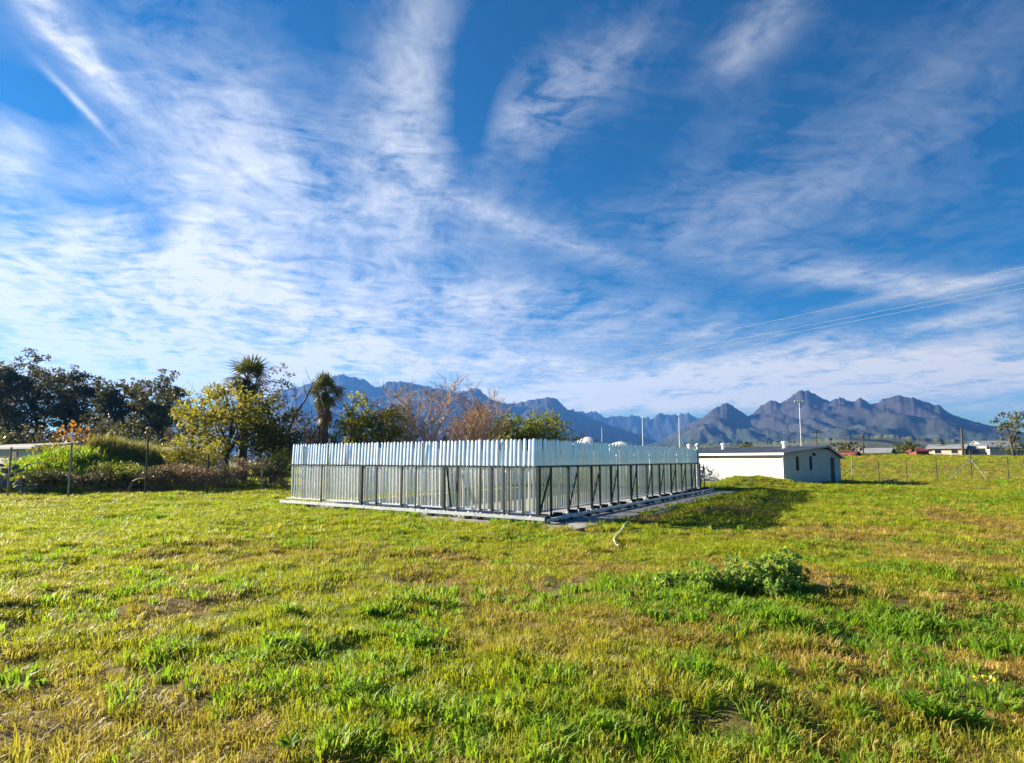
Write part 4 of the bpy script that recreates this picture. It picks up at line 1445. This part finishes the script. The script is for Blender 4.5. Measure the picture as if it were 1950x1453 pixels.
la, lb_ = (-21.0, 26.4), (-12.0, 30.6)
lp = [on_line(px, la, lb_) for px in (-120, 20, 135, 280, 397, 500, 560)]
wire_fence('wire_fence', 'wire mesh fence with tall thin posts in front of the mound and trees', lp, [2.5, 2.3, 2.6, 2.75, 2.0, 1.95, 1.8],
           ['postgrey', 'postgrey', 'postgrey', 'steel', 'steel', 'postgrey', 'postgrey'], {}, 0.04)
ra, rb_ = (21.0, 45.0), (52.0, 46.5)
rp = [on_line(px, ra, rb_) for px in (1622, 1672, 1725, 1782, 1848, 1918, 1990)]
wire_fence('wire_fence', 'wire fence with braced pale posts along the far right field', rp, [1.9, 1.7, 1.7, 2.0, 2.35, 1.9, 2.0],
           ['postgrey', 'pole', 'pole', 'pole', 'pole', 'pole', 'pole'], {0: [(-1.2, -.3), (1.2, 0)], 4: [(-2.0, -.2), (2.1, -.2), (0.25, -1.2)]}, 0.035)

# debris heap by the right fence
dh = empty('debris_heap', at(1690, 906, 44), 'small dark heap of cut branches on the right field', 'heap')
rr_ = random.Random(4)
c = at(1690, 904, 44)
zz = float(zg(c.x, 44))
for k in range(40):
    p = Vector((c.x + rr_.gauss(0, .8), 44 + rr_.gauss(0, .3), zz + rr_.uniform(0, .12)))
    q = p + Vector((rr_.gauss(0, .5), rr_.gauss(0, .3), rr_.uniform(.05, .5) * max(.2, 1 - abs(p.x - c.x))))
    MB().tube([p, q], [.03, .015], 4).build('stick', M['pole'], dh)

# white hose lying in the grass
hp = []
for px, py in ((1196, 1000), (1190, 1006), (1180, 1013), (1172, 1021), (1169, 1028), (1172, 1034), (1178, 1041)):
    d = ray(px, py)
    k = -EYE / d.z
    hp.append((d.x * k, d.y * k, float(zg(d.x * k, d.y * k)) + 0.07))
tag(MB().tube(hp, 0.017, 8).build('hose', M['hose'], None, True, loc=hp[0]), 'short bent length of white hose lying in the grass', 'hose')
hp2 = []
for px, py in ((1235, 992), (1250, 984), (1266, 976), (1286, 967)):
    d = ray(px, py)
    k = -EYE / d.z
    hp2.append((d.x * k, d.y * k, float(zg(d.x * k, d.y * k)) + 0.07))
tag(MB().tube(hp2, 0.028, 8).build('pipe', M['galv'], None, True, loc=hp2[0]), 'straight grey pipe in the shaded grass beside the slab', 'pipe')
# ------------------------------------------------------------------ low growth: blades, tufts and weeds
def blade_tuft(seed, n, rad, h, w, lean, mat, name):
    """tuft of n curved blades; 3 triangles each"""
    r = np.random.default_rng(seed)
    a = r.random(n) * 2 * math.pi
    p = rad * np.sqrt(r.random(n))
    bx, by = p * np.cos(a), p * np.sin(a)
    yaw = a + r.normal(0, 0.9, n)
    hh = h * (0.45 + 0.75 * r.random(n))
    ln = lean * hh * (0.3 + r.random(n))
    ww = w * (0.7 + 0.6 * r.random(n))
    dx, dy = np.cos(yaw), np.sin(yaw)
    sx, sy = -dy * ww / 2, dx * ww / 2
    v = np.zeros((n, 5, 3))
    v[:, 0] = np.stack([bx - sx, by - sy, np.full(n, -0.02)], 1)
    v[:, 1] = np.stack([bx + sx, by + sy, np.full(n, -0.02)], 1)
    mx, my = bx + dx * ln * 0.35, by + dy * ln * 0.35
    v[:, 2] = np.stack([mx + sx * .8, my + sy * .8, hh * 0.6], 1)
    v[:, 3] = np.stack([mx - sx * .8, my - sy * .8, hh * 0.6], 1)
    v[:, 4] = np.stack([bx + dx * ln, by + dy * ln, hh * (1 - 0.25 * r.random(n))], 1)
    i = np.arange(n)[:, None] * 5
    me = np_mesh(name, v.reshape(-1, 3), i + np.array([0, 1, 2, 3]), i + np.array([3, 2, 4]))
    me.materials.append(mat)
    return me


def rosette(seed, n, L, w, mat, name, rise=0.75):
    """broad-leaved weed: folded leaves arching from one crown"""
    r = random.Random(seed)
    v, f = [], []
    for k in range(n):
        a = k * 2.399 + r.gauss(0, .3)
        el = min(1.45, r.uniform(0.3, 1.3) * rise)
        ln, ww = L * r.uniform(.6, 1.15), w * r.uniform(.7, 1.2)
        d, s = Vector((math.cos(a), math.sin(a), 0)), Vector((-math.sin(a), math.cos(a), 0))
        b = len(v)
        pts = [(0.0, .12), (.30, .75), (.62, 1.0), (.86, .7), (1.0, .0)]
        for t, q in pts:
            rad = ln * t * math.cos(el) * (1 + .15 * t)
            z = ln * (math.sin(el) * t - 0.45 * t * t * (1 - el / 2))
            c = d * rad + Vector((0, 0, max(z, 0.005 * t)))
            tw = s * (ww / 2 * q)
            v += [c - tw + Vector((0, 0, .18 * ww * q)), c, c + tw + Vector((0, 0, .18 * ww * q))]
        for i in range(4):
            for j in (0, 1):
                f.append((b + 3 * i + j, b + 3 * i + j + 1, b + 3 * i + 4 + j, b + 3 * i + 3 + j))
    me = bpy.data.meshes.new(name)
    me.from_pydata([tuple(p) for p in v], [], f)
    me.materials.append(mat)
    return me


def proto_collection(name, meshes):
    c = bpy.data.collections.new(name)
    for i, me in enumerate(meshes):
        o = bpy.data.objects.new('%s_%02d' % (name, i), me)
        c.objects.link(o)
    return c


def scatter(name, pts, rot, scl, idx, dry, coll):
    """one object: points that carry instances of the tufts in coll"""
    me = bpy.data.meshes.new(name)
    n = len(pts)
    me.vertices.add(n)
    me.vertices.foreach_set('co', np.asarray(pts, np.float32).ravel())
    for nm, ty, key, dat in (('rot', 'FLOAT_VECTOR', 'vector', rot), ('scl', 'FLOAT_VECTOR', 'vector', scl), ('idx', 'INT', 'value', idx), ('dry', 'FLOAT', 'value', dry)):
        a = me.attributes.new(nm, ty, 'POINT')
        a.data.foreach_set(key, np.asarray(dat, np.int32 if ty == 'INT' else np.float32).ravel())
    o = bpy.data.objects.new(name, me)
    col.objects.link(o)
    ng = bpy.data.node_groups.new(name, 'GeometryNodeTree')
    ng.interface.new_socket('Geometry', in_out='INPUT', socket_type='NodeSocketGeometry')
    ng.interface.new_socket('Geometry', in_out='OUTPUT', socket_type='NodeSocketGeometry')
    gi, go = ng.nodes.new('NodeGroupInput'), ng.nodes.new('NodeGroupOutput')
    ip = ng.nodes.new('GeometryNodeInstanceOnPoints')
    ci = ng.nodes.new('GeometryNodeCollectionInfo')
    ci.inputs['Collection'].default_value = coll
    ci.inputs['Separate Children'].default_value = True
    ci.inputs['Reset Children'].default_value = True

    def named(nm, ty):
        nd = ng.nodes.new('GeometryNodeInputNamedAttribute')
        nd.data_type = ty
        nd.inputs['Name'].default_value = nm
        return next(s for s in nd.outputs if s.name == 'Attribute' and s.enabled)

    ng.links.new(gi.outputs[0], ip.inputs['Points'])
    ng.links.new(ci.outputs[0], ip.inputs['Instance'])
    ip.inputs['Pick Instance'].default_value = True
    ng.links.new(named('idx', 'INT'), ip.inputs['Instance Index'])
    ng.links.new(named('rot', 'FLOAT_VECTOR'), ip.inputs['Rotation'])
    ng.links.new(named('scl', 'FLOAT_VECTOR'), ip.inputs['Scale'])
    ng.links.new(ip.outputs[0], go.inputs[0])
    md = o.modifiers.new('scatter', 'NODES')
    md.node_group = ng
    return o


rg = np.random.default_rng(77)


def field_points(r0, r1, density, half):
    """random spots of the meadow between two distances in front of the viewer"""
    area = half * (r1 ** 2 - r0 ** 2)
    n = int(area * density)
    r = np.sqrt(rg.random(n) * (r1 ** 2 - r0 ** 2) + r0 ** 2)
    a = (rg.random(n) * 2 - 1) * half
    x, y = r * np.sin(a), r * np.cos(a)
    a_, b_ = uvcoord(x, y)
    keep = slab_mask(x, y, -0.30 * fbm(x * 2.2, y * 2.2, 161, 3) ** 2 * 1.6, 0.02) < 0.5
    gx, gy = x - G0[0], y - G0[1]
    t_, l_ = gx * GE[0] + gy * GE[1], gx * GL[0] + gy * GL[1]
    keep &= ~((t_ > -2.4) & (t_ < GW) & (l_ > 0) & (l_ < GLEN))
    return x[keep], y[keep]


short = [blade_tuft(i, 50, 0.105, 0.045, 0.0055, 1.0, M['grass'], 'tuft') for i in range(4)]
strawt = [blade_tuft(20 + i, 44, 0.105, 0.040, 0.005, 1.6, M['straw'], 'straw') for i in range(3)]
longt = [blade_tuft(40 + i, 34, 0.075, 0.095, 0.0065, 0.9, M['grass'], 'long_tuft') for i in range(3)]
ros = [blade_tuft(60 + i, 30, 0.085, 0.090, 0.0125, 0.85, M['weed'], 'lush_tuft') for i in range(3)] + [rosette(70, 22, 0.062, 0.024, M['weed'], 'rosette', 0.7)]
coll = proto_collection('meadow_tufts', short + strawt + longt + ros)     # 0-3 short, 4-6 straw, 7-9 long, 10-13 weeds

P, ROT, SCL, IDX, DRY = [], [], [], [], []
for (r0, r1, dens, sc) in ((0.0, 7.0, 135, 1.0), (7.0, 14.0, 75, 1.22), (14, 26, 32, 1.7), (26, 46, 13, 2.3), (46, 75, 5.0, 3.2), (75, 125, 2.2, 4.6)):
    x, y = field_points(r0, r1, dens, R(180) if r1 < 8 else R(100) if r1 < 15 else R(64))
    n = len(x)
    d = dryness(x, y)
    lu = lush(x, y)
    u = rg.random(n)
    idx = rg.integers(0, 4, n)
    idx = np.where(u < np.clip((d - 0.35) * 1.2, 0, .8), rg.integers(4, 7, n), idx)
    tall = fbm(x * 0.7 + 31, y * 0.7, 91, 3)
    u2 = rg.random(n)
    idx = np.where(u2 < sstep(0.55, 0.75, tall) * 0.30, rg.integers(7, 10, n), idx)
    u3 = rg.random(n)
    idx = np.where(u3 < lu * (0.55 if r0 < 14 else 0.3), rg.integers(10, 14, n), idx)
    z = zg(x, y)
    z = np.where(slab_mask(x, y, -0.05, 0.02) > 0.5, 0.05, z)
    s = sc * (0.7 + 0.65 * rg.random(n)) * np.where(idx >= 10, 0.95, 1.0)
    bare = fbm(x * 1.3, y * 1.3, 141, 3)
    keep = (rg.random(n) > sstep(0.60, 0.74, bare) * 0.75 * (d > 0.45)) | (idx >= 10)
    hz = 0.75 + 0.6 * fbm(x * 0.5, y * 0.5, 151, 3)
    damp = np.clip(1.0 / sc, 0.42, 1) ** 0.55
    P.append(np.stack([x, y, z], 1)[keep])
    ROT.append(np.stack([rg.normal(0, .12, n), rg.normal(0, .12, n), rg.random(n) * 6.28], 1)[keep])
    SCL.append(np.stack([s, s, s * hz * damp], 1)[keep])
    IDX.append(idx[keep])
    DRY.append(d[keep])
# ranker growth on the mound and weeds along the edge of the slab
def extra(x, y, idx, lo, hi, z=None):
    n = len(x)
    s = rg.uniform(lo, hi, n)
    P.append(np.stack([x, y, zg(x, y) if z is None else z], 1))
    ROT.append(np.stack([rg.normal(0, .2, n), rg.normal(0, .2, n), rg.random(n) * 6.28], 1))
    SCL.append(np.stack([s, s, s], 1))
    IDX.append(idx)
    DRY.append(np.clip(dryness(x, y) - 0.1, 0, 1))


ex, ey = rg.uniform(-37, -14, 3600), rg.uniform(28.5, 40, 3600)
kp = (1.95 * blob(ex, ey, -25.2, 33.5, 3.7, 3.0, 0.1) + blob(ex, ey, -21.6, 36, 3.2, 3.0) + 0.35 * blob(ex, ey, -17.5, 33, 4, 2)) > 0.22 + 0.5 * rg.random(3600)
ex, ey = ex[kp], ey[kp]
extra(ex, ey, rg.integers(7, 14, len(ex)), 2.2, 5.0)
ne = 900
ea, eb = rg.random(ne), rg.random(ne)
pe = np.where((eb < 0.45)[:, None], CB + np.outer(ea * LU, U) + np.outer(-0.45 + 0.06 * ea * LU + rg.normal(-.05, .14, ne), V),
              CB + np.outer(-1.15 + rg.normal(-.10, .12, ne), U) + np.outer(ea * LV, V))
kp = fbm(pe[:, 0] * 0.9, pe[:, 1] * 0.9, 171, 3) > np.where(eb < 0.45, 0.47, 0.58)
pe = pe[kp]
extra(pe[:, 0], pe[:, 1], rg.integers(7, 13, len(pe)), 0.7, 1.5, np.where(slab_mask(pe[:, 0], pe[:, 1], -0.05, 0.02) > 0.5, 0.05, zg(pe[:, 0], pe[:, 1])))
P, ROT, SCL, IDX, DRY = (np.concatenate(q) for q in (P, ROT, SCL, IDX, DRY))
og = scatter('grass', P, ROT, SCL, IDX, DRY, coll)
tag(og, 'short green and straw coloured grass with broad leaved weeds over the meadow', 'grass', kind='stuff')

# reeds on the mound
reed = [blade_tuft(90 + i, 30, 0.22, 1.0, 0.03, 0.3, M['reed'], 'reed') for i in range(3)]
rc = proto_collection('reed_tufts', reed)
n = 300
rx = np.concatenate([rg.uniform(-24.6, -19.5, n // 2), rg.uniform(-24.5, -20.0, n // 2)])
ry = np.concatenate([rg.uniform(33.5, 36.5, n // 2), rg.uniform(34.0, 38.0, n // 2)])
s = rg.uniform(0.8, 1.35, n)
oreed = scatter('reeds', np.stack([rx, ry, zg(rx, ry)], 1), np.stack([rg.normal(0, .08, n), rg.normal(0, .08, n), rg.random(n) * 6.28], 1),
                np.stack([s, s, s], 1), rg.integers(0, 3, n), np.full(n, .4), rc)
tag(oreed, 'tall pale green reeds growing on top of the mound', 'reeds', kind='stuff')

# ------------------------------------------------------------------ weed clumps one can point to, and the leafy bush
def ground_px(px, py):
    d = ray(px, py)
    k = -EYE / d.z
    x, y = d.x * k, d.y * k
    return x, y, float(zg(x, y))


def weed_clump(px, py, wpx, label, seed, tall=1.0):
    x, y, z = ground_px(px, py)
    w = wpx / FPX * y
    r = random.Random(seed)
    v, f = [], []
    L = min(0.21, 0.42 * w)
    parts = [blade_tuft(seed * 7 + j, 26, 0.10 * w + 0.02, L * r.uniform(.55, 1.1), 0.016, 0.8, M['weed'], 'weed') for j in range(7)]
    parts += [rosette(seed * 5 + j, 14, L * .75, L * 0.16, M['weed'], 'weed', 1.1) for j in range(2)]
    for j, me in enumerate(parts):
        ox, oy = (r.gauss(0, .24 * w), r.gauss(0, .16 * w)) if j else (0, 0)
        k = len(v)
        v += [(p.co.x + ox, p.co.y + oy, p.co.z) for p in me.vertices]
        f += [tuple(i + k for i in p.vertices) for p in me.polygons]
        bpy.data.meshes.remove(me)
    me = bpy.data.meshes.new('weed_clump')
    me.from_pydata(v, [], f)
    o = link_mesh('weed_clump', me, M['weed'], None, False, (x, y, z))
    return tag(o, label, 'weed', 'broad leaved weed clumps in the meadow')


for i, (px, py, w, lab) in enumerate([
        (545, 1182, 62, 'lone dark green weed clump on the brown grass left of centre'), (322, 1248, 78, 'bright weed clump in the left foreground beside darker leaves'),
        (450, 1266, 66, 'dark weed clump right of the brightest left foreground clump'), (520, 1246, 58, 'small weed clump between two clumps at lower left of centre'),
        (705, 1172, 56, 'weed clump standing above the bright foreground patch'), (750, 1205, 60, 'yellow green weed clump just below the brown grass'),
        (800, 1238, 76, 'wide weed clump in the middle of the foreground'), (670, 1350, 90, 'large weed clump near the bottom left of centre'),
        (1190, 1120, 96, 'dark green weed clump left of the leafy bush'), (1330, 1085, 70, 'weed clump touching the left side of the leafy bush'),
        (1480, 1190, 90, 'dark weed clump below the leafy bush'), (1660, 1185, 110, 'broad weed clump right of and below the bush shadow'),
        (1730, 1180, 84, 'weed clump over the bare soil patch at right'), (1325, 1290, 84, 'dark weed clump in the right foreground'),
        (1770, 1350, 110, 'large bright weed clump in the lower right corner area'), (1900, 1220, 96, 'leafy weed clump at the right picture edge'),
        (205, 1003, 60, 'dark weed clump on the bright grass far left'), (290, 990, 62, 'wide weed clump on the bright grass below the fence'),
        (283, 976, 26, 'small weed clump at the foot of the dark fence post'), (468, 1028, 24, 'small dark weed on bright grass left of the enclosure')]):
    weed_clump(px, py, w, lab, 500 + i)

bx, by, bz = ground_px(1462, 1128)
bush = empty('leafy_bush', (bx, by, bz), 'rounded knee high leafy bush casting shadow on the meadow', 'bush')
nr = np.random.default_rng(12)
rb = random.Random(12)
stm = MB()
cs = []
LOBES = [(0.10, 0.0, 0.34, 0.30, 0.52, 34), (-0.28, 0.05, 0.30, 0.26, 0.42, 26), (0.34, -0.04, 0.22, 0.22, 0.38, 18), (-0.70, 0.02, 0.30, 0.24, 0.30, 20), (-0.05, -0.26, 0.34, 0.2, 0.26, 18), (-1.15, 0.05, 0.35, 0.25, 0.20, 14)]
for (lx, ly, rx_, ry_, hh_, nn_) in LOBES:
    for k in range(nn_):
        a, s_ = rb.random() * 6.28, rb.random() ** .5
        t = Vector((bx + lx + rx_ * s_ * math.cos(a), by + ly + ry_ * s_ * math.sin(a), bz + hh_ * (1 - .5 * s_ ** 2) * rb.uniform(.6, 1.15)))
        b = Vector((bx + lx + .4 * rx_ * s_ * math.cos(a), by + ly + .4 * ry_ * s_ * math.sin(a), bz - .02))
        stm.tube([b, b.lerp(t, .5) + Vector((0, 0, .03)), t], [.008, .006, .003], 4, cap=False)
        cs += [np.array(t), np.array(b.lerp(t, .7)), np.array(b.lerp(t, .42))]
stm.build('stems', M['deadstem'], bush)
vs, q = leaf_cloud(nr, cs, [rb.uniform(.04, .09) for _ in cs], 2100, 0.052, 0.8, 0.1, 1.2, 0.2)
link_mesh('leaves', np_mesh('leaves', vs - np.array(bush.location), q), M['bush'], bush)
# lower skirt of weeds to the left of it, same plant
yf = empty('yellow_weed', ground_px(1868, 1290), 'small bright yellow weed in the lower right meadow', 'weed')
c0 = np.array(yf.location)
vs, q = leaf_cloud(nr, [c0 + np.array([nr.normal(0, .05), nr.normal(0, .04), .06]) for _ in range(12)], [.03] * 12, 4000, 0.02, .8, 0, 1.2, .2)
my, ty, by_ = new_mat('yellow_flower')
by_.inputs['Base Color'].default_value = (.42, .36, .02, 1)
link_mesh('flowers', np_mesh('flowers', vs - c0, q), my, yf)
MB().tube([c0 - (0, 0, .02), c0 + (0, 0, .06)], .006, 5).build('stem', M['weed'], yf)

# ------------------------------------------------------------------ far belt of trees at the foot of the mountains: one mass
nr = np.random.default_rng(99)
C, Rr = [], []
for k in range(900):
    a = R(nr.uniform(-48, 48))
    d = nr.uniform(260, 900)
    if a < R(4) and nr.random() < .3:
        continue
    x, y = d * math.sin(a), d * math.cos(a)
    hgt = nr.uniform(2.0, 5.5)
    z = float(zg(x, y))
    for j in range(4):
        C.append(np.array([x + nr.normal(0, 2.2), y + nr.normal(0, 2.2), z + hgt * nr.uniform(.3, .9)]))
        Rr.append(hgt * nr.uniform(.3, .6))
vs, q = leaf_cloud(nr, C, Rr, 5, 1.1, .8, 0, 1.3, .3)
tag(link_mesh('distant_trees', np_mesh('distant_trees', vs, q), M['dark']), 'belt of far off trees at the foot of the mountains', 'trees', kind='stuff')

# ------------------------------------------------------------------ haze: one closed box of thin air round everything
HZ = 6000.0
hb = MB().box((0, 0, 0), (2 * HZ, 2 * HZ, 1))
hb.v = [(x, y, -12.0 if z < 0 else 720.0) for x, y, z in hb.v]
hm = bpy.data.materials.new('thin_haze')
hm.use_nodes = True
hn = NT(hm.node_tree)
hn.n.clear()
ho = hn.node('ShaderNodeOutputMaterial')
pv = hn.node('ShaderNodeVolumePrincipled')
pv.inputs['Color'].default_value = (0.11, 0.35, 1.0, 1)
pv.inputs['Density'].default_value = 0.00011
pv.inputs['Anisotropy'].default_value = 0.25
hn.l.new(pv.outputs[0], ho.inputs['Volume'])
tag(hb.build('haze', hm), kind='stuff')
